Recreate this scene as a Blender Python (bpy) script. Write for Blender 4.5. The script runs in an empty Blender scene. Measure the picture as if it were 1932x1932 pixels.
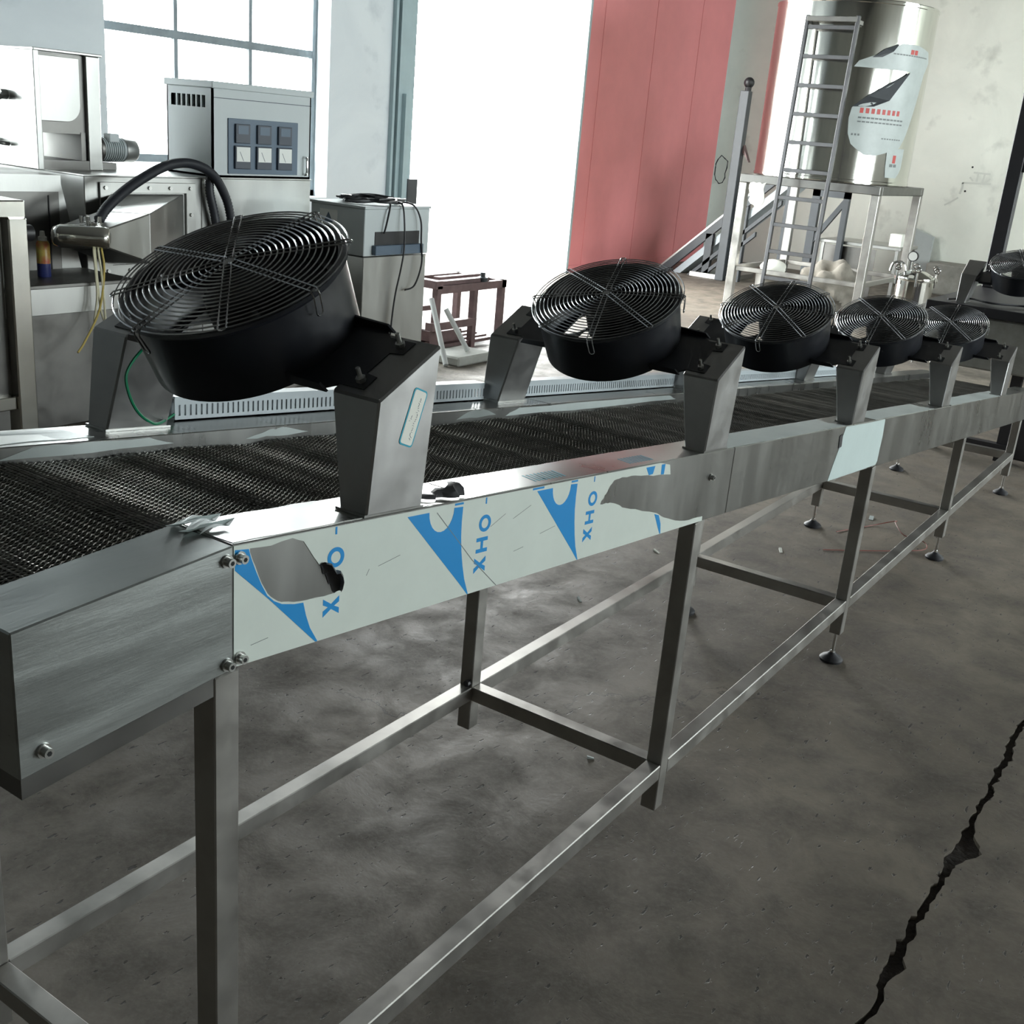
import bpy, bmesh, math, random
import numpy as np
from mathutils import Vector, Matrix
from mathutils.geometry import tessellate_polygon

random.seed(7)
SC = bpy.context.scene
COL = SC.collection
PI = math.pi

# ------------------------------------------------------------------ camera
cam_d = bpy.data.cameras.new('camera')
cam_d.sensor_fit = 'HORIZONTAL'
cam_d.sensor_width = 36.0
cam_d.lens = 38.8733
cam_d.clip_end = 200
cam = bpy.data.objects.new('camera', cam_d)
COL.objects.link(cam)
_r = Vector((0.56555345, -0.82064770, 0.08177188))
_u = Vector((0.22412667, 0.24835991, 0.94238240))
_f = Vector((0.79367281, 0.51464036, -0.32438984))
cam.matrix_world = Matrix(((_r.x, _u.x, -_f.x, -0.84979), (_r.y, _u.y, -_f.y, -0.94425),
                           (_r.z, _u.z, -_f.z, 1.68), (0, 0, 0, 1)))
SC.camera = cam

# ------------------------------------------------------------------ sky and exposure
SKY = 31.0
world = bpy.data.worlds.new('overcast_sky')
SC.world = world
world.use_nodes = True
bg = world.node_tree.nodes['Background']
bg.inputs[0].default_value = (0.97, 1.0, 0.985, 1)
bg.inputs[1].default_value = SKY
SC.view_settings.view_transform = 'Standard'
SC.view_settings.look = 'None'
SC.view_settings.gamma = 1.0
SC.view_settings.use_curve_mapping = False
SC.view_settings.exposure = 0.0
SC.cycles.use_denoising = True
SC.cycles.max_bounces = 5
SC.cycles.diffuse_bounces = 3
SC.cycles.glossy_bounces = 3
SC.cycles.use_adaptive_sampling = True
SC.cycles.adaptive_threshold = .06
SC.cycles.adaptive_min_samples = 16
SC.cycles.transparent_max_bounces = 8
SC.cycles.sample_clamp_indirect = 6.0

def portal(name, center, sx, sy, normal):
    """a light portal in an opening: guides sky sampling, gives no light itself"""
    d = bpy.data.lights.new(name, 'AREA')
    d.shape = 'RECTANGLE'; d.size = sx; d.size_y = sy
    d.cycles.is_portal = True
    o = bpy.data.objects.new(name, d); COL.objects.link(o)
    z = -Vector(normal)
    y = Vector((0, 0, 1)) if abs(z.z) < .9 else Vector((0, 1, 0))
    x = y.cross(z).normalized(); y = z.cross(x)
    o.matrix_world = Matrix(((x.x, y.x, z.x, center[0]), (x.y, y.y, z.y, center[1]),
                             (x.z, y.z, z.z, center[2]), (0, 0, 0, 1)))

# ------------------------------------------------------------------ helpers
class MB:
    def __init__(s):
        s.v = []; s.f = []; s.smooth = False
    def add(s, vs, fs):
        b = len(s.v)
        s.v += [tuple(q) for q in vs]
        s.f += [tuple(b + i for i in q) for q in fs]
        return s
    def box(s, x0, x1, y0, y1, z0, z1):
        vs = [(x0, y0, z0), (x1, y0, z0), (x1, y1, z0), (x0, y1, z0), (x0, y0, z1), (x1, y0, z1), (x1, y1, z1), (x0, y1, z1)]
        return s.add(vs, [(0, 3, 2, 1), (4, 5, 6, 7), (0, 1, 5, 4), (1, 2, 6, 5), (2, 3, 7, 6), (3, 0, 4, 7)])
    def hexa(s, vs):
        return s.add(vs, [(0, 3, 2, 1), (4, 5, 6, 7), (0, 1, 5, 4), (1, 2, 6, 5), (2, 3, 7, 6), (3, 0, 4, 7)])
    def bar(s, p0, p1, w, h=None, up=(0, 0, 1)):
        h = h or w
        p0 = Vector(p0); p1 = Vector(p1)
        d = (p1 - p0).normalized(); up = Vector(up)
        if abs(d.dot(up)) > .98: up = Vector((1, 0, 0))
        a = d.cross(up).normalized() * w / 2; b = a.cross(d).normalized() * h / 2
        return s.hexa([p0 - a - b, p0 + a - b, p0 + a + b, p0 - a + b, p1 - a - b, p1 + a - b, p1 + a + b, p1 - a + b])
    def cyl(s, p0, p1, r0, r1=None, n=16, caps=True):
        r1 = r0 if r1 is None else r1
        p0 = Vector(p0); p1 = Vector(p1); d = (p1 - p0).normalized()
        up = Vector((0, 0, 1)) if abs(d.z) < .95 else Vector((1, 0, 0))
        a = d.cross(up).normalized(); b = d.cross(a)
        vs = []
        for p, r in ((p0, r0), (p1, r1)):
            for i in range(n):
                t = 2 * PI * i / n
                vs.append(p + a * r * math.cos(t) + b * r * math.sin(t))
        fs = [(i, (i + 1) % n, n + (i + 1) % n, n + i) for i in range(n)]
        if caps: fs += [tuple(range(n - 1, -1, -1)), tuple(range(n, 2 * n))]
        return s.add(vs, fs)
    def tube(s, pts, r, n=6, closed=False, radii=None, caps=True):
        P = [Vector(q) for q in pts]; m = len(P); vs = []; fs = []
        a = None
        for i in range(m):
            if closed: d = P[(i + 1) % m] - P[i - 1]
            else: d = P[min(i + 1, m - 1)] - P[max(i - 1, 0)]
            d = d.normalized() if d.length > 1e-9 else Vector((0, 0, 1))
            if a is None:
                up = Vector((0, 0, 1)) if abs(d.z) < .9 else Vector((1, 0, 0))
                a = d.cross(up).normalized()
            else:
                a = (a - d * a.dot(d))
                a = a.normalized() if a.length > 1e-6 else d.orthogonal().normalized()
            b = d.cross(a)
            rr = radii[i] if radii else r
            for k in range(n):
                t = 2 * PI * k / n
                vs.append(P[i] + a * rr * math.cos(t) + b * rr * math.sin(t))
        for i in range(m if closed else m - 1):
            j = (i + 1) % m
            for k in range(n):
                fs.append((i * n + k, i * n + (k + 1) % n, j * n + (k + 1) % n, j * n + k))
        if not closed and caps:
            fs += [tuple(range(n - 1, -1, -1)), tuple((m - 1) * n + k for k in range(n))]
        return s.add(vs, fs)
    def lathe(s, prof, c=(0, 0, 0), n=32, axis='z', closed=False):
        vs = []; fs = []; m = len(prof)
        for r, z in prof:
            for k in range(n):
                t = 2 * PI * k / n
                q = (r * math.cos(t), r * math.sin(t), z)
                if axis == 'x': q = (q[2], q[0], q[1])
                if axis == 'y': q = (q[0], q[2], q[1])
                vs.append((c[0] + q[0], c[1] + q[1], c[2] + q[2]))
        rng = m if closed else m - 1
        for i in range(rng):
            j = (i + 1) % m
            for k in range(n):
                fs.append((i * n + k, i * n + (k + 1) % n, j * n + (k + 1) % n, j * n + k))
        if not closed:
            if prof[0][0] > 1e-6: fs.append(tuple(range(n - 1, -1, -1)))
            if prof[-1][0] > 1e-6: fs.append(tuple((m - 1) * n + k for k in range(n)))
        return s.add(vs, fs)
    def sphere(s, c, r, n=16, m=10, sz=1.0):
        prof = [(max(r * math.sin(PI * i / m), 1e-5), -r * sz * math.cos(PI * i / m)) for i in range(m + 1)]
        return s.lathe(prof, c, n)
    def plate(s, poly, fn, t, holes=()):
        """flat polygon (2-D) with holes, given thickness t; fn maps (a, b, depth) to a point"""
        loops = [list(poly)] + [list(h) for h in holes]
        flat = [q for l in loops for q in l]
        tri = tessellate_polygon([[Vector((a, b, 0)) for a, b in l] for l in loops])
        n = len(flat)
        vs = [fn(a, b, 0) for a, b in flat] + [fn(a, b, t) for a, b in flat]
        fs = [tuple(q) for q in tri] + [tuple(n + i for i in reversed(q)) for q in tri]
        o = 0
        for l in loops:
            k = len(l)
            fs += [(o + i, o + (i + 1) % k, n + o + (i + 1) % k, n + o + i) for i in range(k)]
            o += k
        return s.add(vs, fs)
    def build(s, name, mat, parent=None, smooth=False, bevel=0, world=True, props=None, angle=35):
        vs = s.v
        if parent is not None and world:
            l = root_loc(parent)
            vs = [(a - l[0], b - l[1], c - l[2]) for a, b, c in vs]
        me = bpy.data.meshes.new(name)
        me.from_pydata(vs, [], s.f)
        bm = bmesh.new(); bm.from_mesh(me)
        bmesh.ops.recalc_face_normals(bm, faces=bm.faces)
        if bevel:
            es = [e for e in bm.edges if len(e.link_faces) == 2 and e.calc_face_angle(0) > .6]
            bmesh.ops.bevel(bm, geom=es, offset=bevel, segments=1, affect='EDGES', clamp_overlap=True)
        bm.to_mesh(me); bm.free()
        if smooth:
            me.polygons.foreach_set('use_smooth', [True] * len(me.polygons))
            me.set_sharp_from_angle(angle=math.radians(angle))
        me.materials.append(M[mat] if isinstance(mat, str) else mat)
        return link(name, me, parent, props)

def link(name, me, parent=None, props=None):
    o = bpy.data.objects.new(name, me)
    COL.objects.link(o)
    if parent is not None: o.parent = parent
    for k, v in (props or {}).items(): o[k] = v
    return o

def root_loc(o):
    while o.parent is not None: o = o.parent
    return o.location

def tag(o, label, cat, group=None):
    o['label'] = label; o['category'] = cat
    if group: o['group'] = group
    return o

def thing(name, label, cat, loc=(0, 0, 0), group=None, rot=(0, 0, 0)):
    o = bpy.data.objects.new(name, None)
    o.empty_display_size = .05
    COL.objects.link(o)
    o.location = loc; o.rotation_euler = rot
    return tag(o, label, cat, group)

def copy_tree(o, parent=None):
    c = o.copy(); COL.objects.link(c); c.parent = parent
    for ch in list(o.children): copy_tree(ch, c)
    return c

def structure(o): o['kind'] = 'structure'; return o

def spline(pts, n=8):
    """Catmull-Rom through the points"""
    P = [Vector(q) for q in pts]; out = []
    for i in range(len(P) - 1):
        a = P[max(i - 1, 0)]; b = P[i]; c = P[i + 1]; d = P[min(i + 2, len(P) - 1)]
        for k in range(n):
            t = k / n
            out.append(.5 * ((2 * b) + (c - a) * t + (2 * a - 5 * b + 4 * c - d) * t * t + (3 * b - a - 3 * c + d) * t ** 3))
    out.append(P[-1])
    return out

# ------------------------------------------------------------------ materials
M = {}
def material(name, col, rough=.5, metal=0., var=.0, scale=6., rvar=0., bump=0., bscale=40., stretch=None, col2=None, spec=None, coat=0., trans=0.):
    m = bpy.data.materials.new(name); m.use_nodes = True
    nt = m.node_tree; N = nt.nodes; L = nt.links
    b = N['Principled BSDF']
    b.inputs['Base Color'].default_value = (*col, 1)
    b.inputs['Roughness'].default_value = rough
    b.inputs['Metallic'].default_value = metal
    if spec is not None: b.inputs['Specular IOR Level'].default_value = spec
    if coat: b.inputs['Coat Weight'].default_value = coat
    tc = N.new('ShaderNodeTexCoord')
    mp = N.new('ShaderNodeMapping'); L.new(tc.outputs['Object'], mp.inputs['Vector'])
    if stretch: mp.inputs['Scale'].default_value = stretch
    if var or rvar or col2:
        nz = N.new('ShaderNodeTexNoise'); nz.inputs['Scale'].default_value = scale
        nz.inputs['Detail'].default_value = 4; nz.inputs['Roughness'].default_value = .62
        L.new(mp.outputs['Vector'], nz.inputs['Vector'])
        if var or col2:
            c2 = col2 or tuple(max(0, c * (1 - var)) for c in col)
            mx = N.new('ShaderNodeMix'); mx.data_type = 'RGBA'
            rp = N.new('ShaderNodeMapRange'); rp.inputs['From Min'].default_value = .3; rp.inputs['From Max'].default_value = .7
            L.new(nz.outputs['Fac'], rp.inputs['Value'])
            L.new(rp.outputs['Result'], mx.inputs['Factor'])
            mx.inputs['A'].default_value = (*c2, 1); mx.inputs['B'].default_value = (*col, 1)
            L.new(mx.outputs['Result'], b.inputs['Base Color'])
        if rvar:
            mr = N.new('ShaderNodeMapRange'); mr.inputs['From Min'].default_value = .3; mr.inputs['From Max'].default_value = .7
            mr.inputs['To Min'].default_value = max(.02, rough - rvar); mr.inputs['To Max'].default_value = min(1, rough + rvar)
            L.new(nz.outputs['Fac'], mr.inputs['Value']); L.new(mr.outputs['Result'], b.inputs['Roughness'])
    if bump:
        n2 = N.new('ShaderNodeTexNoise'); n2.inputs['Scale'].default_value = bscale; n2.inputs['Detail'].default_value = 4
        L.new(mp.outputs['Vector'], n2.inputs['Vector'])
        bp = N.new('ShaderNodeBump'); bp.inputs['Strength'].default_value = bump; bp.inputs['Distance'].default_value = .01
        L.new(n2.outputs['Fac'], bp.inputs['Height']); L.new(bp.outputs['Normal'], b.inputs['Normal'])
    M[name] = m
    return m

material('steel', (.42, .42, .405), .38, 1, var=.14, scale=5, rvar=.09, bump=.03, bscale=90, stretch=(1, 1, .25))
material('steel_rail', (.40, .40, .385), .30, 1, var=.25, scale=3.2, rvar=.05, stretch=(2.2, 1, .5))
material('steel_cover', (.40, .42, .41), .34, 1, var=.2, scale=9, rvar=.08, bump=.03, bscale=160, stretch=(.25, 1, 2.5))
material('steel_bracket', (.37, .365, .36), .36, 1, var=.18, scale=9, rvar=.08)
material('steel_leg', (.42, .405, .38), .38, .82, var=.25, scale=10, rvar=.1)
material('steel_dark', (.20, .195, .185), .42, 1, var=.3, scale=4, rvar=.12)
material('steel_polished', (.72, .71, .66), .12, 1, var=.06, scale=4, rvar=.04, bump=.05, bscale=2.2, stretch=(1, 1, .06))
material('ladder_steel', (.13, .13, .135), .5, 1, var=.2)
material('chrome', (.75, .75, .74), .12, 1)
material('bolt', (.62, .62, .6), .28, 1)
material('belt_wire', (.58, .57, .54), .34, 1, var=.35, scale=22)
material('black_paint', (.010, .011, .015), .34, 0, rvar=.06, scale=20, coat=.2)
material('black_plastic', (.015, .015, .017), .45)
material('fan_blade', (.012, .012, .014), .4)
material('grille_wire', (.48, .485, .50), .22, 1)
material('rubber_foot', (.03, .03, .036), .55, var=.3, scale=30)
material('film', (.70, .755, .70), .30, 0, var=.06, scale=12, bump=.05, bscale=14)
material('film_plain', (.60, .70, .69), .32, 0, var=.07, scale=9, bump=.04, bscale=14)
material('film_grey', (.52, .57, .56), .35, 0, var=.12, scale=9, bump=.1, bscale=8)
material('film_back', (.06, .06, .065), .4, 0, var=.3, scale=20)
material('print_blue', (.004, .26, .64), .35)
material('print_red', (.55, .08, .07), .5)
material('print_grey', (.18, .2, .2), .5)
material('paper', (.80, .80, .73), .6)
material('ink', (.12, .13, .16), .6)
material('sticker_border', (.0, .33, .46), .4)
material('duct_plastic', (.46, .51, .54), .45, var=.06)
material('cabinet_paint', (.50, .54, .55), .45, var=.05, scale=3)
material('panel_dark', (.09, .13, .18), .4)
material('meter_face', (.72, .73, .70), .35)
material('meter_case', (.05, .06, .08), .35)
material('hose', (.018, .02, .026), .5)
material('cable', (.012, .012, .015), .5)
material('wire_cream', (.70, .66, .48), .5)
material('wire_yellow', (.55, .42, .12), .5)
material('wire_green', (.0, .18, .08), .4)
material('wire_red', (.22, .05, .035), .5)
material('can_body', (.50, .52, .10), .35, col2=(.45, .06, .05), scale=16)
material('can_blue', (.03, .04, .16), .35)
material('can_cap', (.55, .55, .52), .4)
material('rust_frame', (.17, .10, .10), .6, var=.4, scale=12)
material('pipe_white', (.62, .63, .62), .45, var=.15)
material('concrete_block', (.45, .45, .42), .85, var=.2, scale=9)
material('red_gate', (.72, .25, .26), .5, var=.12, scale=1.5)
material('gate_frame', (.36, .47, .50), .5, var=.1)
material('window_frame', (.26, .31, .34), .55, var=.25, scale=7)
material('blue_grey_paint', (.045, .052, .060), .45, var=.2)
material('black_iron', (.025, .023, .027), .5, var=.3)
material('cloth', (.30, .275, .235), .95, var=.35, scale=8, bump=.6, bscale=12)
material('board_grey', (.42, .45, .44), .6, var=.1)
material('wall_paint_mark', (.60, .62, .56), .9)
material('hole_black', (.02, .02, .02), .9)
material('stone_block', (.30, .29, .26), .9, var=.3, scale=9, bump=.3, bscale=20)
material('joint_dirt', (.045, .034, .028), .95, var=.5, scale=30, bump=.6, bscale=60)
material('brown_strip', (.16, .11, .09), .7, var=.3)
material('gauge_face', (.75, .75, .72), .3)
material('ceiling_paint', (.16, .16, .155), .9, var=.1, scale=1)

def plaster(name, col, col2, stain):
    m = bpy.data.materials.new(name); m.use_nodes = True
    nt = m.node_tree; N = nt.nodes; L = nt.links; b = N['Principled BSDF']
    b.inputs['Roughness'].default_value = .85
    tc = N.new('ShaderNodeTexCoord')
    a = N.new('ShaderNodeTexNoise'); a.inputs['Scale'].default_value = .9; a.inputs['Detail'].default_value = 7
    a.inputs['Roughness'].default_value = .6; a.inputs['Distortion'].default_value = .6
    L.new(tc.outputs['Object'], a.inputs['Vector'])
    r = N.new('ShaderNodeValToRGB')
    r.color_ramp.elements[0].position = .34; r.color_ramp.elements[0].color = (*col2, 1)
    r.color_ramp.elements[1].position = .62; r.color_ramp.elements[1].color = (*col, 1)
    L.new(a.outputs['Fac'], r.inputs['Fac'])
    s = N.new('ShaderNodeTexNoise'); s.inputs['Scale'].default_value = 3.1; s.inputs['Detail'].default_value = 9
    L.new(tc.outputs['Object'], s.inputs['Vector'])
    q = N.new('ShaderNodeMapRange'); q.inputs['From Min'].default_value = .60; q.inputs['From Max'].default_value = .78
    L.new(s.outputs['Fac'], q.inputs['Value'])
    mx = N.new('ShaderNodeMix'); mx.data_type = 'RGBA'
    L.new(q.outputs['Result'], mx.inputs['Factor']); L.new(r.outputs['Color'], mx.inputs['A']); mx.inputs['B'].default_value = (*stain, 1)
    L.new(mx.outputs['Result'], b.inputs['Base Color'])
    bp = N.new('ShaderNodeBump'); bp.inputs['Strength'].default_value = .15; bp.inputs['Distance'].default_value = .02
    L.new(s.outputs['Fac'], bp.inputs['Height']); L.new(bp.outputs['Normal'], b.inputs['Normal'])
    M[name] = m
plaster('plaster', (.80, .82, .74), (.70, .72, .65), (.55, .57, .51))
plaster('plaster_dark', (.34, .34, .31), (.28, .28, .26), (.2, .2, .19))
plaster('plaster_flare', (.74, .79, .82), (.66, .71, .75), (.55, .60, .64))  # flare glow over the pier painted in as pale blue wall colour

def concrete():
    m = bpy.data.materials.new('concrete'); m.use_nodes = True
    nt = m.node_tree; N = nt.nodes; L = nt.links; b = N['Principled BSDF']
    tc = N.new('ShaderNodeTexCoord')
    def noise(sc, det=8, rough=.6, dist=0.):
        n = N.new('ShaderNodeTexNoise'); n.inputs['Scale'].default_value = sc; n.inputs['Detail'].default_value = det
        n.inputs['Roughness'].default_value = rough; n.inputs['Distortion'].default_value = dist
        L.new(tc.outputs['Object'], n.inputs['Vector']); return n
    def rng(src, a, b_, lo=0., hi=1.):
        r = N.new('ShaderNodeMapRange'); r.inputs['From Min'].default_value = a; r.inputs['From Max'].default_value = b_
        r.inputs['To Min'].default_value = lo; r.inputs['To Max'].default_value = hi
        L.new(src, r.inputs['Value']); return r.outputs['Result']
    def mix(f, A, B):
        x = N.new('ShaderNodeMix'); x.data_type = 'RGBA'
        if isinstance(f, float): x.inputs['Factor'].default_value = f
        else: L.new(f, x.inputs['Factor'])
        for k, q in (('A', A), ('B', B)):
            if isinstance(q, tuple): x.inputs[k].default_value = (*q, 1)
            else: L.new(q, x.inputs[k])
        return x.outputs['Result']
    big = noise(.8, 4, .6, .4); mid = noise(5, 5, .65, .3); fine = noise(60, 3, .7)
    c = mix(rng(big.outputs['Fac'], .35, .65), (.104, .086, .067), (.200, .169, .132))
    c = mix(rng(mid.outputs['Fac'], .40, .70, 0, .85), c, (.066, .055, .045))
    c = mix(rng(fine.outputs['Fac'], .45, .75, 0, .4), c, (.19, .17, .142))
    # pits, stretched along the trowel direction
    mp = N.new('ShaderNodeMapping'); mp.inputs['Scale'].default_value = (13, 42, 1); mp.inputs['Rotation'].default_value = (0, 0, .9)
    L.new(tc.outputs['Object'], mp.inputs['Vector'])
    pit = N.new('ShaderNodeTexNoise'); pit.inputs['Scale'].default_value = 1.6; pit.inputs['Detail'].default_value = 3
    L.new(mp.outputs['Vector'], pit.inputs['Vector'])
    pf = rng(pit.outputs['Fac'], .655, .70, 0, .85)
    c = mix(pf, c, (.028, .024, .02))
    # hairline cracks
    wob = N.new('ShaderNodeVectorMath'); wob.operation = 'SCALE'; wob.inputs['Scale'].default_value = .22
    L.new(mid.outputs['Color'], wob.inputs[0])
    ad = N.new('ShaderNodeVectorMath'); L.new(tc.outputs['Object'], ad.inputs[0]); L.new(wob.outputs['Vector'], ad.inputs[1])
    vo = N.new('ShaderNodeTexVoronoi'); vo.feature = 'DISTANCE_TO_EDGE'; vo.inputs['Scale'].default_value = .55
    L.new(ad.outputs['Vector'], vo.inputs['Vector'])
    cr = rng(vo.outputs['Distance'], .0006, .0026, 1, 0)
    mk = rng(big.outputs['Fac'], .50, .60, 0, .7)
    mu = N.new('ShaderNodeMath'); mu.operation = 'MULTIPLY'; L.new(cr, mu.inputs[0]); L.new(mk, mu.inputs[1])
    c = mix(mu.outputs['Value'], c, (.03, .028, .025))
    L.new(c, b.inputs['Base Color'])
    L.new(rng(mid.outputs['Fac'], .3, .7, .5, .8), b.inputs['Roughness'])
    h = N.new('ShaderNodeMath'); h.operation = 'SUBTRACT'; L.new(mid.outputs['Fac'], h.inputs[0]); L.new(pf, h.inputs[1])
    bp = N.new('ShaderNodeBump'); bp.inputs['Strength'].default_value = .35; bp.inputs['Distance'].default_value = .01
    L.new(h.outputs['Value'], bp.inputs['Height']); L.new(bp.outputs['Normal'], b.inputs['Normal'])
    M['concrete'] = m
concrete()

def glass():
    m = bpy.data.materials.new('window_glass'); m.use_nodes = True
    nt = m.node_tree; N = nt.nodes; L = nt.links
    N.remove(N['Principled BSDF'])
    t = N.new('ShaderNodeBsdfTransparent'); t.inputs[0].default_value = (.92, .95, .96, 1)
    g = N.new('ShaderNodeBsdfGlossy'); g.inputs['Roughness'].default_value = .05
    x = N.new('ShaderNodeMixShader'); x.inputs[0].default_value = .06
    L.new(t.outputs[0], x.inputs[1]); L.new(g.outputs[0], x.inputs[2])
    L.new(x.outputs[0], N['Material Output'].inputs[0])
    M['window_glass'] = m
glass()

# ------------------------------------------------------------------ the room
X0, X1, Y0, Y1, ZC = -6.0, 16.3, -8.0, 6.9, 5.2
WT = .28

def floor():
    xs = []; x = X0 - .5
    rnd = random.Random(3)
    while x < X1 + .5:
        xs.append(x); x += rnd.uniform(.008, .03) if -0.2 < x < 4 else .25
    xs.append(X1 + .5)
    a = []; b = []; wob = 0
    for x in xs:
        wob = wob * .75 + rnd.uniform(-.0075, .0075)
        c = -.628 + wob
        w = .004 + .004 * math.sin(x * 3.1) ** 2 + rnd.uniform(0, .006)
        chip = .052 * max(0, 1 - abs(x - 1.93) / .13) + .02 * max(0, 1 - abs(x - 1.36) / .06)
        a.append(c + w); b.append(c - w - chip)
    m = MB()
    n = len(xs)
    vs = []
    for i, x in enumerate(xs): vs += [(x, a[i], 0), (x, 12.0, 0), (x, a[i] + .004, -.06)]
    fs = []
    for i in range(n - 1):
        o = 3 * i
        fs += [(o, o + 3, o + 4, o + 1), (o, o + 2, o + 5, o + 3)]
    f = structure(m.add(vs, fs).build('floor', 'concrete'))
    m = MB(); vs = []
    for i, x in enumerate(xs): vs += [(x, b[i], 0), (x, Y0 - .4, 0), (x, b[i] - .006, -.06)]
    m.add(vs, [tuple(reversed(q)) for q in fs]).build('floor_slab', 'concrete', f)
    m = MB().box(X0, X1, -.80, -.5, -.08, -.013).build('joint_dirt', 'joint_dirt', f)
    return f
FLOOR = floor()

def wall_with_openings(name, mat, axis, c0, c1, a0, a1, z1, openings):
    """axis 'x': wall runs along x between y=c0..c1; openings are (a0, a1, z0, z1)"""
    m = MB()
    def bx(p, q, z0, z1_):
        if q - p < 1e-4 or z1_ - z0 < 1e-4: return
        if axis == 'x': m.box(p, q, c0, c1, z0, z1_)
        else: m.box(c0, c1, p, q, z0, z1_)
    cur = a0
    for (p, q, z0, zt) in sorted(openings):
        bx(cur, p, 0, z1)
        bx(p, q, 0, z0); bx(p, q, zt, z1)
        cur = q
    bx(cur, a1, 0, z1)
    return structure(m.build(name, mat))

DOOR = (8.57, 11.86, 0.0, 4.3)
WIN = [(4.94, 7.42, .92, 3.4), (1.2, 2.7, .92, 3.1)]
wall_back = wall_with_openings('wall_back', 'plaster_flare', 'x', Y1, Y1 + WT, X0, X1 + WT, ZC, WIN + [DOOR])
FILL_WIN = [(4.0, 6.4, .6, 3.2), (7.2, 9.6, .6, 3.2), (11.0, 15.6, 3.0, 4.8)]  # unseen fill windows: placed to light rail face, last added for end wall
wall_front = wall_with_openings('wall_front', 'plaster_dark', 'x', Y0 - WT, Y0, X0, X1 + WT, ZC, FILL_WIN)
wall_right = wall_with_openings('wall_right', 'plaster', 'y', X1, X1 + WT, Y0, Y1, ZC, [])
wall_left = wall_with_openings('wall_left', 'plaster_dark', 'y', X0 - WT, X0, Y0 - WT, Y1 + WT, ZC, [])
structure(MB().box(X0 - WT, X1 + WT, Y0 - WT, Y1 + WT, ZC, ZC + .2).build('ceiling', 'ceiling_paint'))
structure(MB().box(-12, 40, Y1 + WT, 45, -.3, -.05).build('ground_outside', 'concrete_block'))

def window(name, o, y, ny, zbars, label=None):
    """steel window: outer frame, bars and one pane per field, in the middle of the wall"""
    a0, a1, z0, z1 = o
    w = .055
    m = MB()
    m.box(a0, a0 + w, y - .025, y + .025, z0, z1).box(a1 - w, a1, y - .025, y + .025, z0, z1)
    m.box(a0, a1, y - .025, y + .025, z0, z0 + w).box(a0, a1, y - .025, y + .025, z1 - w, z1)
    root = structure(m.build(name, 'window_frame'))
    xs = [a0 + (a1 - a0) * k / ny for k in range(ny + 1)]
    for x in xs[1:-1]:
        MB().box(x - .02, x + .02, y - .02, y + .02, z0, z1).build('glazing_bar', 'window_frame', root)
    for z in zbars:
        MB().box(a0, a1, y - .022, y + .022, z - .032, z + .032).build('glazing_bar', 'window_frame', root)
    zz = [z0] + list(zbars) + [z1]
    for i in range(ny):
        for j in range(len(zz) - 1):
            MB().box(xs[i] + .02, xs[i + 1] - .02, y - .003, y + .003, zz[j] + .03, zz[j + 1] - .03).build('pane', 'window_glass', root)
    return root
for i, o in enumerate(WIN):
    window('window_%d' % (i + 1), o, Y1 + .20, 3, (1.22, 2.21))
    portal('window_portal', ((o[0] + o[1]) / 2, Y1 + WT + .02, (o[2] + o[3]) / 2), o[1] - o[0], o[3] - o[2], (0, -1, 0))
for i, o in enumerate(FILL_WIN):
    window('window_%d' % (i + 3), o, Y0 - .20, 4, (1.9,) if i < 2 else (3.9,))
    portal('window_portal', ((o[0] + o[1]) / 2, Y0 - WT - .02, (o[2] + o[3]) / 2), o[1] - o[0], o[3] - o[2], (0, 1, 0))
portal('gate_portal', ((DOOR[0] + DOOR[1]) / 2, Y1 + WT + .02, (DOOR[2] + DOOR[3]) / 2), DOOR[1] - DOOR[0], DOOR[3] - DOOR[2], (0, -1, 0))

# gate frame posts beside the opening
fr = MB().box(8.36, 8.60, Y1 - .07, Y1 + .1, 0, 4.4).build('door_1', 'gate_frame'); structure(fr)
MB().box(8.30, 8.335, Y1 - .05, Y1 + .0, 0, 4.4).build('frame_strip', 'gate_frame', fr)
MB().box(8.50, 8.66, Y1 - .13, Y1 - .02, .78, 1.12).build('latch_box', 'blue_grey_paint', fr)
MB().box(8.42, 8.50, Y1 - .12, Y1 - .07, .62, 1.95).build('lock_bar', 'gate_frame', fr)
MB().box(11.80, 11.90, Y1 - .06, Y1 + .12, 0, 4.4).build('frame_strip', 'gate_frame', fr)
MB().box(8.36, 11.90, Y1 - .06, Y1 + .1, 4.3, 4.45).build('frame_head', 'gate_frame', fr)

# red sliding gate leaf, pushed open along the wall
g = thing('sliding_gate', 'red painted sliding gate leaf standing open beside the bright doorway', 'gate', (13.7, 6.70, 0.04))
MB().box(11.70, 15.82, 6.68, 6.74, .04, 4.5).build('leaf', 'red_gate', g, bevel=.004)
for x in (12.05, 13.4, 14.75):
    MB().box(x - .006, x + .006, 6.674, 6.682, .04, 4.5).build('seam', 'red_gate', g)
MB().box(11.66, 11.71, 6.66, 6.76, .0, 4.5).build('edge_profile', 'gate_frame', g)
MB().box(11.70, 15.82, 6.66, 6.76, .0, .09).build('bottom_rail', 'red_gate', g)
MB().box(11.0, 16.2, 6.66, 6.8, 4.52, 4.62).build('top_track', 'gate_frame', g)

# ------------------------------------------------------------------ the cooling conveyor
H, S, RH, W, RW = 1.1876, .1068, .164, .62, .10
T = .0405
def rail_z(x): return H - S * x if x >= 0 else H + x * .0567
CV = thing('cooling_conveyor', 'long stainless steel mesh belt conveyor on square tube legs, running down towards the wall', 'conveyor', (0, 0, 0))

def sheared(m, name, mat, parent, **kw):
    m.v = [(x, y, z + rail_z(x)) for x, y, z in m.v]
    return m.build(name, mat, parent, **kw)

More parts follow.
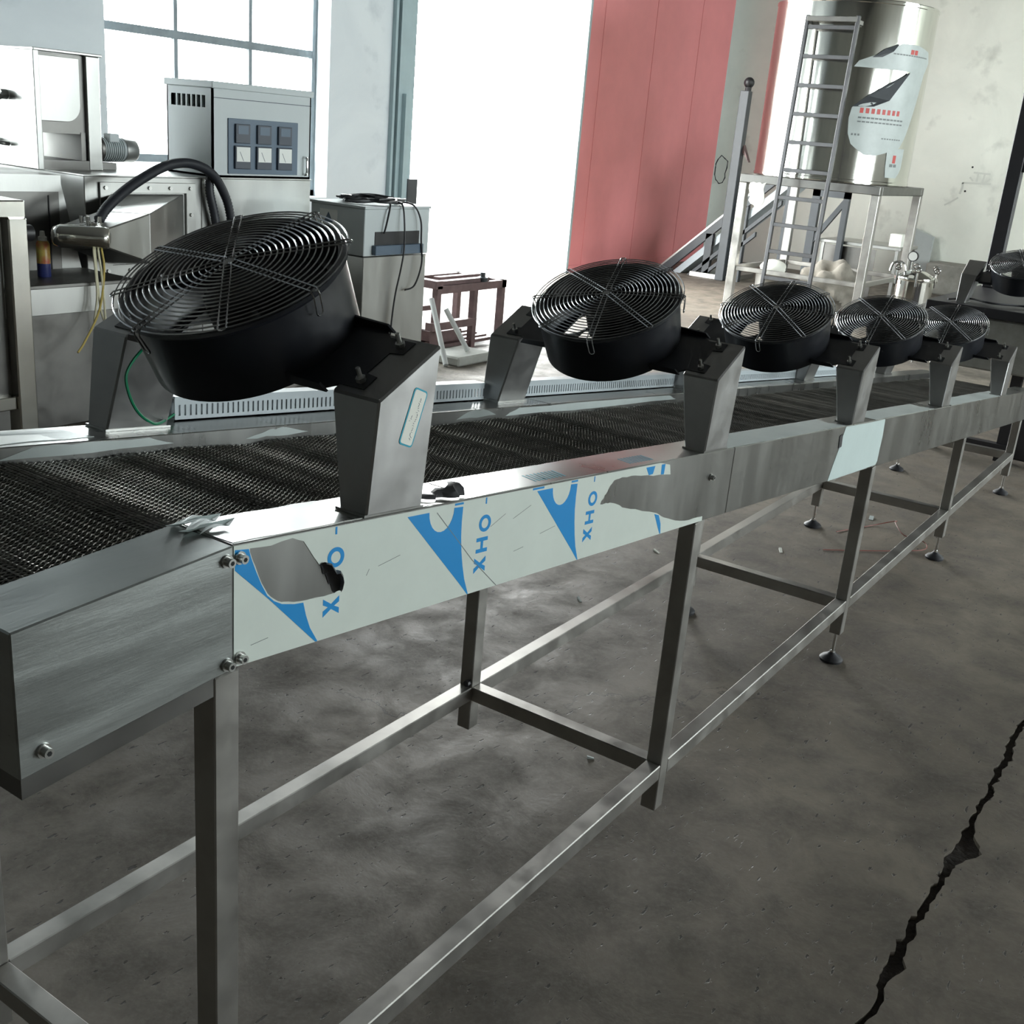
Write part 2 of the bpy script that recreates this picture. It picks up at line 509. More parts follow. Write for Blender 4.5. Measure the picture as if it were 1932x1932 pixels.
SEAM = [0.0, 1.5425, 2.818, 3.88, 5.82]
for i in range(4):
    a, b = SEAM[i] + (.0012 if i else 0), SEAM[i + 1] - .0012
    q = sheared(MB().box(a, b, 0, RW, -RH, 0), 'side_rail', 'steel_rail', CV, bevel=.0015)
    q['label'] = 'near stainless side rail section with remains of protective film'
    sheared(MB().box(a, b, W - RW, W, -RH, 0), 'side_rail', 'steel_rail', CV, bevel=.0015)
# head end covers (nearly level)
for (ya, yb) in ((-.004, RW + .002), (W - RW - .002, W + .004)):
    m = MB()
    m.hexa([(-.2907, ya, -.1693), (-.0015, ya, -.164), (-.0015, yb, -.164), (-.2907, yb, -.1693), (-.2907, ya, 0), (-.0015, ya, 0), (-.0015, yb, 0), (-.2907, yb, 0)])
    c = sheared(m, 'end_cover', 'steel_cover', CV, bevel=.0018)
    m = MB().hexa([(-.286, ya + .006, -.197), (-.0015, ya + .006, -.192), (-.0015, yb, -.192), (-.286, yb, -.197), (-.286, ya + .006, -.165), (-.0015, ya + .006, -.162), (-.0015, yb, -.162), (-.286, yb, -.165)])
    sheared(m, 'bottom_lip', 'steel_dark', c)
# socket screws at the joint
def screw(x, v, parent, y=-.004):
    z = rail_z(x) - v
    m = MB().cyl((x, y, z), (x, y - .003, z), .0085, n=16).cyl((x, y - .003, z), (x, y - .011, z), .0058, n=14)
    s = m.build('socket_screw', 'bolt', parent, smooth=True)
    MB().cyl((x, y - .0105, z), (x, y - .0114, z), .003, n=6).build('hex_socket', 'hole_black', s)
for x, v, y in ((-.012, .016, -.004), (.011, .018, -.001), (-.012, .153, -.004), (.011, .152, -.001), (-.262, .146, -.004)):
    screw(x, v, CV, y)
screw(1.42, .060, CV, 0)
# end roller; black pan added under the mesh to block light
MB().cyl((-.24, RW, rail_z(-.24) - .085), (-.24, W - RW, rail_z(-.24) - .085), .058, n=28).build('end_roller', 'steel_dark', CV, smooth=True)
sheared(MB().box(-.2, 0, RW, W - RW, -.10, -.085), 'blackout_pan', 'black_iron', CV)
sheared(MB().box(0, 5.8, RW, W - RW, -.10, -.085), 'blackout_pan', 'black_iron', CV)
MB().cyl((5.75, RW, rail_z(5.75) - .085), (5.75, W - RW, rail_z(5.75) - .085), .058, n=24).build('end_roller', 'steel_dark', CV, smooth=True)

# woven wire belt: one zigzag spiral row, repeated
BP, BW = .0072, .0085
def spiral_mesh(hand, per=BW):
    m = MB(); n = int((W - 2 * RW - .006) / (per / 2)); pts = []
    for k in range(n + 1):
        s = 1 if k % 2 else -1
        pts.append((hand * s * .0049, RW + .003 + k * per / 2, s * .0013))
    m.tube(pts, .00145, n=4, caps=False)
    return m
def ripple(x):
    return .0022 * math.sin(x * 47) * math.sin(x * 13 + 1) + .0016 * math.sin(x * 21 + .5) - .028
bm_rows = []
for hnd in (1, -1):
    m = spiral_mesh(hnd)
    me = bpy.data.meshes.new('belt_spiral'); me.from_pydata(m.v, [], m.f, shade_flat=False); me.materials.append(M['belt_wire'])
    bm_rows.append(me)
xs = [-.27 + BP * i for i in range(int(6.05 / BP))]
rest_v = []; rest_f = []; base = 0
src = [spiral_mesh(1), spiral_mesh(-1)]
SV = [np.array(q.v) for q in src]; SF = [np.array(q.f) for q in src]
for i, x in enumerate(xs):
    z = rail_z(x) + ripple(x)
    tilt = math.atan(S if x >= 0 else -.0567) + .35 * math.sin(x * 47) * math.sin(x * 13 + 1)
    if i < 300:
        o = link('belt_spiral', bm_rows[i % 2], CV)
        o.location = (x, 0, z); o.rotation_euler = (0, tilt, 0)
    else:
        v = SV[i % 2]; c, s = math.cos(tilt), math.sin(tilt)
        rest_v.append(np.stack([x + v[:, 0] * c + v[:, 2] * s, v[:, 1], z - v[:, 0] * s + v[:, 2] * c], 1))
        rest_f.append(SF[i % 2] + base); base += len(v)
rv = np.concatenate(rest_v); rf = np.concatenate(rest_f)
me = bpy.data.meshes.new('mesh_belt')
me.vertices.add(len(rv)); me.vertices.foreach_set('co', rv.ravel())
me.loops.add(rf.size); me.loops.foreach_set('vertex_index', rf.ravel())
me.polygons.add(len(rf)); me.polygons.foreach_set('loop_start', np.arange(0, rf.size, 4)); me.polygons.foreach_set('loop_total', np.full(len(rf), 4))
me.update(); me.validate(); me.materials.append(M['belt_wire'])
link('mesh_belt', me, CV, {'kind': 'stuff', 'label': 'far run of the woven steel wire belt'})

# legs, stretchers, feet
LX = [-.0278 + 1.4032 * k for k in range(5)]
ZS, ZB = .2401, .1081
for k, x in enumerate(LX):
    for y in (0.0, W - T):
        zt = rail_z(x + T) - RH if x >= 0 else rail_z(0) - RH - .005
        MB().box(x, x + T, y, y + T, ZB, zt).build('leg', 'steel_leg', CV, bevel=.002)
        if k >= 2 or k == 0:
            f = MB().cyl((x + T / 2, y + T / 2, .03), (x + T / 2, y + T / 2, ZB), .0065, n=10).build('levelling_screw', 'chrome', CV, smooth=True)
            MB().lathe([(.001, 0), (.040, 0), (.041, .008), (.034, .016), (.018, .024), (.011, .032), (.001, .033)], (x + T / 2, y + T / 2, 0), 24).build('foot_pad', 'rubber_foot', f, smooth=True)
            MB().cyl((x + T / 2, y + T / 2, .030), (x + T / 2, y + T / 2, .040), .010, n=6).build('lock_nut', 'chrome', f)
    MB().box(x + .0005, x + T - .0005, T, W - T, ZS - T, ZS).build('cross_bar', 'steel_leg', CV, bevel=.002)
    if k < 4:
        for y in (0.0, W - T):
            MB().box(x + T, LX[k + 1], y, y + T, ZS - T, ZS).build('long_bar', 'steel_leg', CV, bevel=.002)
# conveyor start cross tie under the end cover and small stop screw on the far leg
MB().cyl((LX[1] - .012, W - T + .012, ZS + .012), (LX[1] + .004, W - T + .012, ZS + .012), .009, n=8).build('weld_nut', 'black_iron', CV)

# ---- protective film on the near rail face
def rail_pt(off):
    return lambda a, b, d: (a, off - d, rail_z(a) + b)
def jag(pts, amp, n, seed):
    r = random.Random(seed); out = []
    for i in range(len(pts)):
        a = pts[i]; b = pts[(i + 1) % len(pts)]
        out.append(a)
        for k in range(1, n):
            t = k / n
            out.append((a[0] + (b[0] - a[0]) * t + r.uniform(-amp, amp), a[1] + (b[1] - a[1]) * t + r.uniform(-amp, amp)))
    return out
hole1 = [(.028, -.009), (.063, -.011), (.100, -.0065), (.120, -.014), (.140, -.040), (.150, -.052), (.161, -.056), (.176, -.075), (.186, -.086),
         (.195, -.092), (.181, -.099), (.160, -.0995), (.129, -.0985), (.105, -.0965), (.083, -.092), (.070, -.085), (.058, -.075), (.048, -.059), (.039, -.039), (.034, -.028), (.030, -.018)]
outer = [(.0025, -.0025), (.40, -.0025), (.80, -.0025), (1.15, -.002), (1.195, -.010), (1.203, -.032)]
tear = jag([(1.203, -.032), (1.12, -.027), (1.041, -.018), (.985, -.016), (.954, -.019), (.935, -.034), (.922, -.046), (.908, -.062), (.940, -.064), (.965, -.067),
            (1.00, -.080), (1.06, -.091), (1.161, -.113), (1.20, -.128), (1.26, -.143), (1.332, -.152), (1.405, -.153)], .0016, 3, 5)
tear = tear[1:-2]
film_poly = outer + tear + [(1.405, -.1635), (1.0, -.1635), (.5, -.1635), (.0025, -.1635)]
film = MB().plate(film_poly, rail_pt(-.0002), .0007, [jag(hole1, .0009, 2, 9)]).build('protective_film', 'film', CV)
film['label'] = 'torn white protective film with blue print on the rail face'
# curled flap at the tear
fl = MB()
flv = []
for i in range(9):
    t = i / 8
    x = .150 + .030 * t; v = -.052 - .045 * t
    w = .010 + .014 * math.sin(PI * t)
    for k in range(5):
        a = k / 4 * 2.4
        flv.append((x + w * math.sin(a) * .75, -.0012 - w * (1 - math.cos(a)) * .45, rail_z(x) + v + .004 * math.sin(i * 2.3) + .003 * math.sin(a)))
fl.add(flv, [(i * 5 + k, i * 5 + k + 1, i * 5 + k + 6, i * 5 + k + 5) for i in range(8) for k in range(4)])
fl.build('film_flap', 'film_back', film, smooth=True)
def clip_poly(poly, x0, x1):
    """cut a polygon to x0 <= x <= x1"""
    for s, lim in ((1, x0), (-1, x1)):
        out = []
        for i in range(len(poly)):
            a = poly[i]; b = poly[(i + 1) % len(poly)]
            ia = s * (a[0] - lim) >= 0; ib = s * (b[0] - lim) >= 0
            if ia: out.append(a)
            if ia != ib:
                t = (lim - a[0]) / (b[0] - a[0]); out.append((lim, a[1] + t * (b[1] - a[1])))
        poly = out
    return poly
FP = rail_pt(-.0009)
def sail(dx):
    pts = [(.330, -.0095), (.381, -.0095)]
    for k in range(1, 12):      # white bite: a half ellipse
        a = PI - PI * k / 12
        pts.append((.412 + .031 * math.cos(a), -.0095 - .035 * math.sin(a)))
    pts += [(.443, -.0095), (.4655, -.0105), (.4645, -.035), (.4655, -.060), (.469, -.085), (.4745, -.110), (.482, -.135), (.495, -.1632), (.4925, -.1632), (.47, -.141)]
    return [(a + dx, b) for a, b in pts]
def cut_hole1(): # first sail: only what is left around the tear
    return [[(.004, -.0075), (.026, -.0095), (.030, -.022), (.038, -.041), (.047, -.060), (.057, -.077), (.069, -.0875), (.083, -.0945), (.105, -.0992), (.1215, -.1005),
             (.127, -.120), (.135, -.140), (.150, -.1632), (.146, -.1632), (.06, -.083), (.004, -.034)]]
for k, polys in ((0, cut_hole1()), (1, [sail(0)]), (2, [sail(.348)])):
    for pl in polys:
        o = MB().plate(pl, FP, .0003).build('printed_sail', 'print_blue', film)
MB().plate([(1.150, -.1135), (1.172, -.119), (1.186, -.140), (1.191, -.1632), (1.187, -.1632)], FP, .0003).build('printed_sail', 'print_blue', film)
MB().plate([(1.085, -.006), (1.125, -.006), (1.118, -.0225), (1.100, -.0235)], FP, .0003).build('printed_sail', 'print_blue', film)
MB().plate([(1.155, -.006), (1.172, -.006), (1.170, -.0285), (1.156, -.0275)], FP, .0003).build('printed_sail', 'print_blue', film)
for k in (1, 2):
    dx = .348 * (k - 1)
    MB().plate([(.444 + dx, -.003), (.466 + dx, -.003), (.4665 + dx, -.0065), (.444 + dx, -.0065)], FP, .0003).build('printed_bar', 'print_blue', film)
MB().plate([(.664, -.003), (.70, -.003), (.70, -.0065), (.664, -.0065)], FP, .0003).build('printed_bar', 'print_blue', film)
def letters(x, which='XHO'):
    """letters turned a quarter left: they read upwards along the rail face"""
    def q(pl, name): MB().plate(pl, FP, .0003).build(name, 'print_blue', film)
    if 'O' in which:
        c = (x + .0065, -.0465); n = 28
        o = [(c[0] + .0165 * math.cos(2 * PI * i / n), c[1] + .0145 * math.sin(2 * PI * i / n)) for i in range(n)]
        h = [(c[0] + .0095 * math.cos(2 * PI * i / n), c[1] + .0085 * math.sin(2 * PI * i / n)) for i in range(n)]
        MB().plate(o, FP, .0003, [h]).build('letter_o', 'print_blue', film)
    if 'H' in which:
        a, b = x - .0135, x + .0175; z0, z1 = -.096, -.070; s = .0066; m = x + .002
        q([(a, z0), (b, z0), (b, z0 + s), (m + s / 2, z0 + s), (m + s / 2, z1 - s), (b, z1 - s), (b, z1), (a, z1), (a, z1 - s), (m - s / 2, z1 - s), (m - s / 2, z0 + s), (a, z0 + s)], 'letter_h')
    if 'X' in which:
        a, b = x - .016, x + .0155; z0, z1 = -.1305, -.1040; s = .0088; cx = (a + b) / 2; cz = (z0 + z1) / 2
        q([(a, z0), (a, z0 + s), (cx - .0060, cz), (a, z1 - s), (a, z1), (cx, cz + .0038), (b, z1), (b, z1 - s), (cx + .0060, cz), (b, z0 + s), (b, z0), (cx, cz - .0038)], 'letter_x')
    q([(x + .004, -.003), (x + .0075, -.003), (x + .0075, -.0135), (x + .004, -.0135)], 'letter_stroke')
letters(.175, 'XO')
MB().plate([(.190, -.0735), (.1935, -.0735), (.1935, -.0825), (.186, -.0825), (.182, -.078)], FP, .0003).build('letter_h', 'print_blue', film)
letters(.522); letters(.870)
# scratches
for a in (((.40, -.012), (.50, -.105)), ((.50, -.105), (.575, -.1632))):
    (xa, za), (xb, zb) = a
    MB().bar((xa, -.0009, rail_z(xa) + za), (xb, -.0009, rail_z(xb) + zb), .0011, .0008, up=(0, 1, 0)).build('scratch', 'print_grey', film)
for x, v, l, a in ((.27, -.075, .05, .3), (.61, -.05, .06, .5), (.70, -.09, .05, .25), (.62, -.11, .03, .2), (.545, -.055, .05, .6), (.245, -.085, .016, 1.2), (.03, -.14, .03, .2)):
    xb = x + l * math.cos(a); vb = v + l * math.sin(a) * .6
    MB().bar((x, -.0009, rail_z(x) + v), (xb, -.0009, rail_z(xb) + vb), .0007, .0006, up=(0, 1, 0)).build('scratch', 'print_grey', film)
# plain pale film rest further along
pf = jag([(2.392, -.002), (2.814, -.002), (2.822, -.06), (2.815, -.145), (2.80, -.158), (2.305, -.1635), (2.33, -.115), (2.362, -.068)], .0018, 2, 4)
o = MB().plate(pf, rail_pt(-.0002), .0007).build('protective_film', 'film_plain', CV)
o['label'] = 'pale plain rest of protective film on the rail face'
m = MB().plate([(2.345, -.028), (2.372, -.022), (2.378, -.062), (2.352, -.066)], rail_pt(-.0012), .0008)
m.build('film_flap', 'film_back', o)
# film on the rail top: strips with torn ends
def top_pt(off): return lambda a, b, d: (a, b, rail_z(a) + off + d)
tp = [(.005, .004, .24, .098, 1), (.36, .002, .52, .055, 2), (.50, .003, 1.22, .097, 3), (1.50, .004, 2.40, .096, 6), (2.72, .004, 3.50, .095, 8), (3.8, .004, 5.0, .095, 11)]
for a, y0, b, y1, sd in tp:
    pl = jag([(a, y0), ((a + b) / 2, y0), (b, y0), (b - .03, (y0 + y1) / 2), (b, y1), ((a + b) / 2, y1), (a, y1)], .0022, 3, sd)
    MB().plate(pl, top_pt(.0002), .0006).build('top_film', 'film_grey' if sd > 3 else 'steel_rail', CV)
# faint blue print bars on the top film
for x0 in (.70, 1.05):
    for k in range(9):
        x = x0 + .012 * k
        MB().plate([(x, .018), (x + .006, .018), (x + .012 + .006, .055), (x + .012, .055)], top_pt(.001), .0002).build('printed_bar', 'sticker_border', CV)
# curled torn film behind the first bracket
fl = MB(); flv = []
rr = random.Random(12)
for i in range(10):
    t = i / 9
    x = .385 + .10 * t; y = .030 + .006 * math.sin(i * 1.7)
    w = .006 + .022 * t + rr.uniform(-.004, .004)
    for k in range(5):
        a = k / 4 * 2.2 - .4
        flv.append((x + .003 * math.sin(k * 2 + i), y - w * math.cos(a) * .8, rail_z(x) + .002 + w * max(0, math.sin(a)) * .65))
fl.add(flv, [(i * 5 + k, i * 5 + k + 1, i * 5 + k + 6, i * 5 + k + 5) for i in range(9) for k in range(4)])
fl.build('film_curl', 'film_back', CV, smooth=True)
fl = MB(); flv = []
for i in range(7):
    t = i / 6; x = .005 + .02 * math.sin(i * 2.1) ; y = .05 + .05 * t
    for k in range(4):
        flv.append((x - .012 + .016 * k, y, rail_z(.01) + .001 + .006 * math.sin(k * 1.1 + i) ** 2))
fl.add(flv, [(i * 4 + k, i * 4 + k + 1, i * 4 + k + 5, i * 4 + k + 4) for i in range(6) for k in range(3)])
fl.build('film_scrap', 'film_plain', CV, smooth=True)
# torn film on the far rail's inner face and top
def far_pt(off): return lambda a, b, d: (a, off - d, rail_z(a) + b)
for a, b, v0, v1, sd in ((.02, .34, -.020, -.003, 21), (.50, .66, -.020, -.006, 22), (.80, 1.03, -.022, -.008, 23), (1.14, 1.30, -.02, -.001, 24), (1.34, 2.3, -.022, -.004, 25)):
    pl = jag([(a, v0), ((a + b) / 2, v0), (b, v0 + .004), (b - .05, v1), ((a + b) / 2, v1 + .001), (a + .06, v1)], .002, 3, sd)
    MB().plate(pl, far_pt(W - RW - .0002), .0007).build('protective_film', 'film_grey', CV)
for a, b, sd in ((-.02, .20, 31),):
    pl = jag([(a, W - .085), (b, W - .080), (b - .02, W - .02), (a, W - .015)], .004, 4, sd)
    MB().plate(pl, top_pt(.0003), .0007).build('top_film', 'film_grey', CV)

# ------------------------------------------------------------------ slotted cable duct on the far rail
def duct(x0, x1, label, y=W - .018):
    m = MB()
    d = y + .032; h = .041
    m.box(x0, x1, y, d, .0, .003)
    m.box(x0, x1, d - .002, d, 0, h)
    m.box(x0, x1, y, y + .002, 0, .010); m.box(x0, x1, y, y + .002, .030, h)
    n = int((x1 - x0) / .0125)
    for k in range(n + 1):
        x = x0 + k * .0125
        m.box(x, min(x + .0085, x1), y, y + .002, .010, .030)
    m.v = [(a, b, c + rail_z(a)) for a, b, c in m.v]
    root = thing('cable_duct', label, 'cable duct', (x0, y, rail_z(x0)), 'cable ducts along the far rail')
    m.build('slotted_trough', 'duct_plastic', root)
    m = MB().box(x0, x1, y - .001, d + .001, h, h + .004); m.v = [(a, b, c + rail_z(a)) for a, b, c in m.v]
    m.build('lid', 'duct_plastic', root)
    return root
FX = [.28, 1.41, 2.497, 3.66, 4.87]
duct(FX[0] + .13, FX[1] - .05, 'grey slotted cable duct under the nearest fan, on the far rail')
duct(FX[1] + .11, FX[2] - .05, 'grey slotted cable duct under the second fan, between two far brackets')
duct(FX[2] + .11, FX[3] - .05, 'grey slotted cable duct behind the third and fourth near brackets')
duct(FX[3] + .11, FX[3] + .5, 'short end of grey cable duct with a red tip behind the fourth fan')
MB().box(FX[3] + .5, FX[3] + .53, W - .02, W + .015, rail_z(4.2) + .005, rail_z(4.2) + .045).build('duct_end_cap', 'wire_red', bpy.data.objects['cable_duct.003'])

# ------------------------------------------------------------------ fan brackets
ANG = math.atan(S)
BL = .123
def bracket_mesh(side):
    y = lambda a: a if side < 0 else -a
    h0, h1 = .163, .2395
    k = .045 / .20
    v = [(0, y(0), 0), (BL, y(0), 0), (BL, y(.05), 0), (0, y(.05), 0),
         (0, y(0), h0), (BL, y(0), h1), (BL, y(.05 + k * h1), h1), (0, y(.05 + k * h0), h0)]
    m = MB()
    m.hexa(v)
    return m
def bracket(i, side, label):
    x = FX[i] - .037
    y = .002 if side < 0 else W - .002
    o = thing('fan_bracket', label, 'bracket', (x, y, rail_z(x)), 'near fan brackets' if side < 0 else 'far fan brackets', (0, ANG, 0))
    if ('body', side) not in BC:
        b = bracket_mesh(side).build('bracket_body', 'steel_bracket', None, bevel=.003)
        f = MB().box(-.004, BL + .004, *( (0, .054) if side < 0 else (-.054, 0)), 0.0003, .004).build('base_flange', 'steel_rail', None)
        BC[('body', side)] = (b.data, f.data)
        for q in (b, f): bpy.data.objects.remove(q)
    for n, me in zip(('bracket_body', 'base_flange'), BC[('body', side)]): link(n, me, o)
    return o
BC = {}
NB = ['tapered steel fan bracket with a blue-edged paper sticker, nearest on the near rail',
      'tapered steel bracket on the near rail beside the second fan',
      'tapered steel bracket on the near rail beside the third fan',
      'tapered steel bracket on the near rail beside the fourth fan',
      'tapered steel bracket at the far right, with a brightly lit slanted top']
FB = ['steel bracket behind the nearest fan, on the far rail by the green wire',
      'steel bracket on the far rail left of the second fan',
      'steel bracket on the far rail left of the third fan, before the red gate',
      'steel bracket on the far rail seen under the third fan',
      'steel bracket on the far rail between the fourth and fifth fan']
near = [bracket(i, -1, NB[i]) for i in range(5)]
far = [bracket(i, 1, FB[i]) for i in range(5)]
# sticker on the first bracket
def rrect(cx, cz, w, h, rad, rot, n=5):
    pts = []
    for sx, sz, a0 in ((1, 1, 0), (-1, 1, PI / 2), (-1, -1, PI), (1, -1, 3 * PI / 2)):
        for k in range(n):
            a = a0 + PI / 2 * k / (n - 1)
            pts.append((sx * (w / 2 - rad) + rad * math.cos(a), sz * (h / 2 - rad) + rad * math.sin(a)))
    c, s = math.cos(rot), math.sin(rot)
    return [(cx + a * c - b * s, cz + a * s + b * c) for a, b in pts]
SF_ = lambda o: (lambda a, b, d: (a, -.0002 - o - d, b))
st = MB().plate(rrect(.077, .137, .032, .083, .006, -.28), SF_(0), .0005).build('sticker', 'sticker_border', near[0], world=False)
st['label'] = 'white paper sticker with a teal border and handwriting'
MB().plate(rrect(.077, .137, .027, .078, .004, -.28), SF_(.0005), .0003).build('sticker_paper', 'paper', st, world=False)
rr = random.Random(5)
for col, z0, z1 in ((.0045, -.030, .033), (-.006, -.006, .006)):
    n = int((z1 - z0) / .0032)
    for k in range(n):
        zz = z0 + .0032 * k; a = col + rr.uniform(-.0016, .0016)
        c, s = math.cos(-.28), math.sin(-.28)
        px, pz = .077 + a * c - zz * s, .137 + a * s + zz * c
        q = rr.uniform(0, PI); l = rr.uniform(.0012, .0022)
        MB().bar((px - l * math.cos(q), -.0012, pz - l * math.sin(q)), (px + l * math.cos(q), -.0012, pz + l * math.sin(q)), .0005, .0004, up=(0, 1, 0)).build('pen_stroke', 'ink', st, world=False)

# ------------------------------------------------------------------ fans
FR = .176
def fan_parts():
    """local frame: grille plane z = 0, axis +z, the mounting plates point to -y and +y"""
    P = []
    m = MB().lathe([(.158, -.004), (.170, -.003), (.1725, -.007), (.1665, -.013), (.1645, -.03), (.160, -.119), (.157, -.121), (.154, -.119), (.158, -.02)], n=64, closed=True)
    P.append(('housing', m, 'black_paint', True))
    for k in range(18):
        r = .016 + (FR - .016) * k / 17
        z = .004 + .012 * (1 - (r / FR) ** 2)
        m = MB().tube([(r * math.cos(2 * PI * i / 56), r * math.sin(2 * PI * i / 56), z) for i in range(56)], .0014, n=4, closed=True)
        P.append(('grille_ring', m, 'grille_wire', True))
    P.append(('hub_plate', MB().lathe([(.001, .0145), (.011, .0145), (.011, .017), (.001, .017)], n=16), 'grille_wire', False))
    P.append(('motor', MB().lathe([(.001, -.085), (.052, -.085), (.055, -.080), (.055, -.030), (.048, -.024), (.001, -.024)], n=28), 'black_plastic', True))
    for k in range(5):
        m = MB(); vs = []; a0 = 2 * PI * k / 5
        for i in range(6):
            r = .052 + .098 * i / 5
            for j in range(4):
                t = a0 + (j / 3 - .5) * (.95 - .25 * i / 5) + .12 * i / 5
                z = -.055 + (j / 3 - .5) * (.050 - .018 * i / 5)
                vs.append((r * math.cos(t), r * math.sin(t), z))
        n = len(vs)
        vs += [(x, y, z - .0025) for x, y, z in vs]
        fs = [(i * 4 + j, i * 4 + j + 1, i * 4 + j + 5, i * 4 + j + 4) for i in range(5) for j in range(3)]
        fs += [tuple(n + q for q in reversed(f)) for f in fs]
        rim = [i * 4 for i in range(6)] + [21, 22, 23] + [i * 4 + 3 for i in range(4, -1, -1)] + [2, 1]
        fs += [(rim[i], rim[(i + 1) % len(rim)], n + rim[(i + 1) % len(rim)], n + rim[i]) for i in range(len(rim))]
        P.append(('blade', m.add(vs, fs), 'fan_blade', True))
    for k in range(3):
        a = 2 * PI * k / 3 + .5
        P.append(('motor_strut', MB().bar((.04 * math.cos(a), .04 * math.sin(a), -.098), (.157 * math.cos(a), .157 * math.sin(a), -.112), .016, .004), 'black_paint', False))
    for s in (-1, 1):
        z = -.1115
        pl = [(-.078, .130), (.078, .130), (.078, .200), (.060, .222), (.060, .268), (.030, .268), (.026, .246), (-.026, .246), (-.030, .268), (-.060, .268), (-.060, .222), (-.078, .200)]
        m = MB().plate([(a, s * b) for a, b in pl], lambda a, b, d: (a, b, z + d), .004)
        P.append(('mounting_plate', m, 'black_paint', False))
        for e in (-1, 1):
            P.append(('plate_web', MB().hexa([(e * .078 - .002, s * .140, z), (e * .078 + .002, s * .140, z), (e * .078 + .002, s * .215, z), (e * .078 - .002, s * .215, z),
                                              (e * .078 - .002, s * .140, z + .016), (e * .078 + .002, s * .140, z + .016), (e * .078 + .002, s * .205, z + .012), (e * .078 - .002, s * .205, z + .012)]), 'black_paint', False))
            P.append(('bolt', MB().cyl((e * .045, s * .252, z + .004), (e * .045, s * .252, z + .011), .0075, n=6).cyl((e * .045, s * .252, z + .011), (e * .045, s * .252, z + .026), .0035, n=8), 'bolt', False))
    return P
def spoke_mesh(clip):
    m = MB()
    for e in (-1, 1):
        m.tube([(.008, e * .0058, .0178), (.09, e * .0058, .0125), (FR + .001, e * .0058, .0065)], .0013, n=4)
    c = [(FR + .001, -.0058, .0065), (FR + .004, -.0045, .005), (FR + .0055, 0, .0045), (FR + .004, .0045, .005), (FR + .001, .0058, .0065)]
    m.tube(c, .0013, n=4)
    return m
def clip_mesh():
    pts = [(FR + .001, -.0055, .005), (FR + .0035, -.0058, -.004), (FR - .001, -.0058, -.030)]
    pts += [(FR - .0015, -.0058 * math.cos(PI * k / 6), -.030 - .0058 * math.sin(PI * k / 6)) for k in range(1, 6)]
    pts += [(FR - .001, .0058, -.030), (FR + .0035, .0058, -.004), (FR + .001, .0055, .005)]
    return MB().tube(pts, .0012, n=4)
FAN = {}
def make_fan(loc, tilt, phase, label, group='cooling fans over the conveyor'):
    o = thing('axial_fan', label, 'fan', loc, group, (0, -tilt, 0))
    if not FAN:
        FAN['p'] = []
        for n, m, mt, sm in fan_parts():
            q = m.build(n, mt, None, smooth=sm); FAN['p'].append((n, q.data)); bpy.data.objects.remove(q)
        for n, m in (('s', spoke_mesh(0)), ('c', clip_mesh())):
            q = m.build(n, 'grille_wire', None, smooth=True); FAN[n] = q.data; bpy.data.objects.remove(q)
    for n, me in FAN['p']: link(n, me, o)
    for k in range(8):
        s = link('grille_spoke', FAN['s'], o)
        s.rotation_euler = (0, 0, math.radians(phase) + k * PI / 4)
        if k % 2 == 0:
            link('grille_clip', FAN['c'], s)
    return o
FL = ['large black axial fan with wire grille, nearest to the camera', 'black axial fan with wire grille, second from the camera, before the red gate',
      'black axial fan with wire grille, third from the camera, below the ladder', 'black axial fan with wire grille, fourth from the camera',
      'smallest black axial fan at the far end of the row of five']
FPH = [-4, 17, 5, 3, 3]
FT = .4507
fans = []
for i in range(5):
    fans.append(make_fan((FX[i], .31, rail_z(FX[i]) + .2965), FT, FPH[i], FL[i]))
# green earth wire of the first fan
def wire(name, pts, r, mat, parent=None, n=6, k=8):
    return MB().tube(spline(pts, k), r, n=n).build(name, mat, parent, smooth=True, world=parent is None or parent.type != 'EMPTY' or True)
w = MB().tube(spline([(.275, .478, 1.33), (.262, .50, 1.304), (.245, .505, 1.282), (.237, .505, 1.262), (.244, .505, 1.231), (.26, .507, 1.204), (.287, .515, 1.183), (.33, .545, 1.166), (.415, .608, 1.156)]), .0026, n=6).build('earth_wire', 'wire_green', None, smooth=True)
tag(w, 'thin green wire curving down from the nearest fan to the cable duct', 'wire')

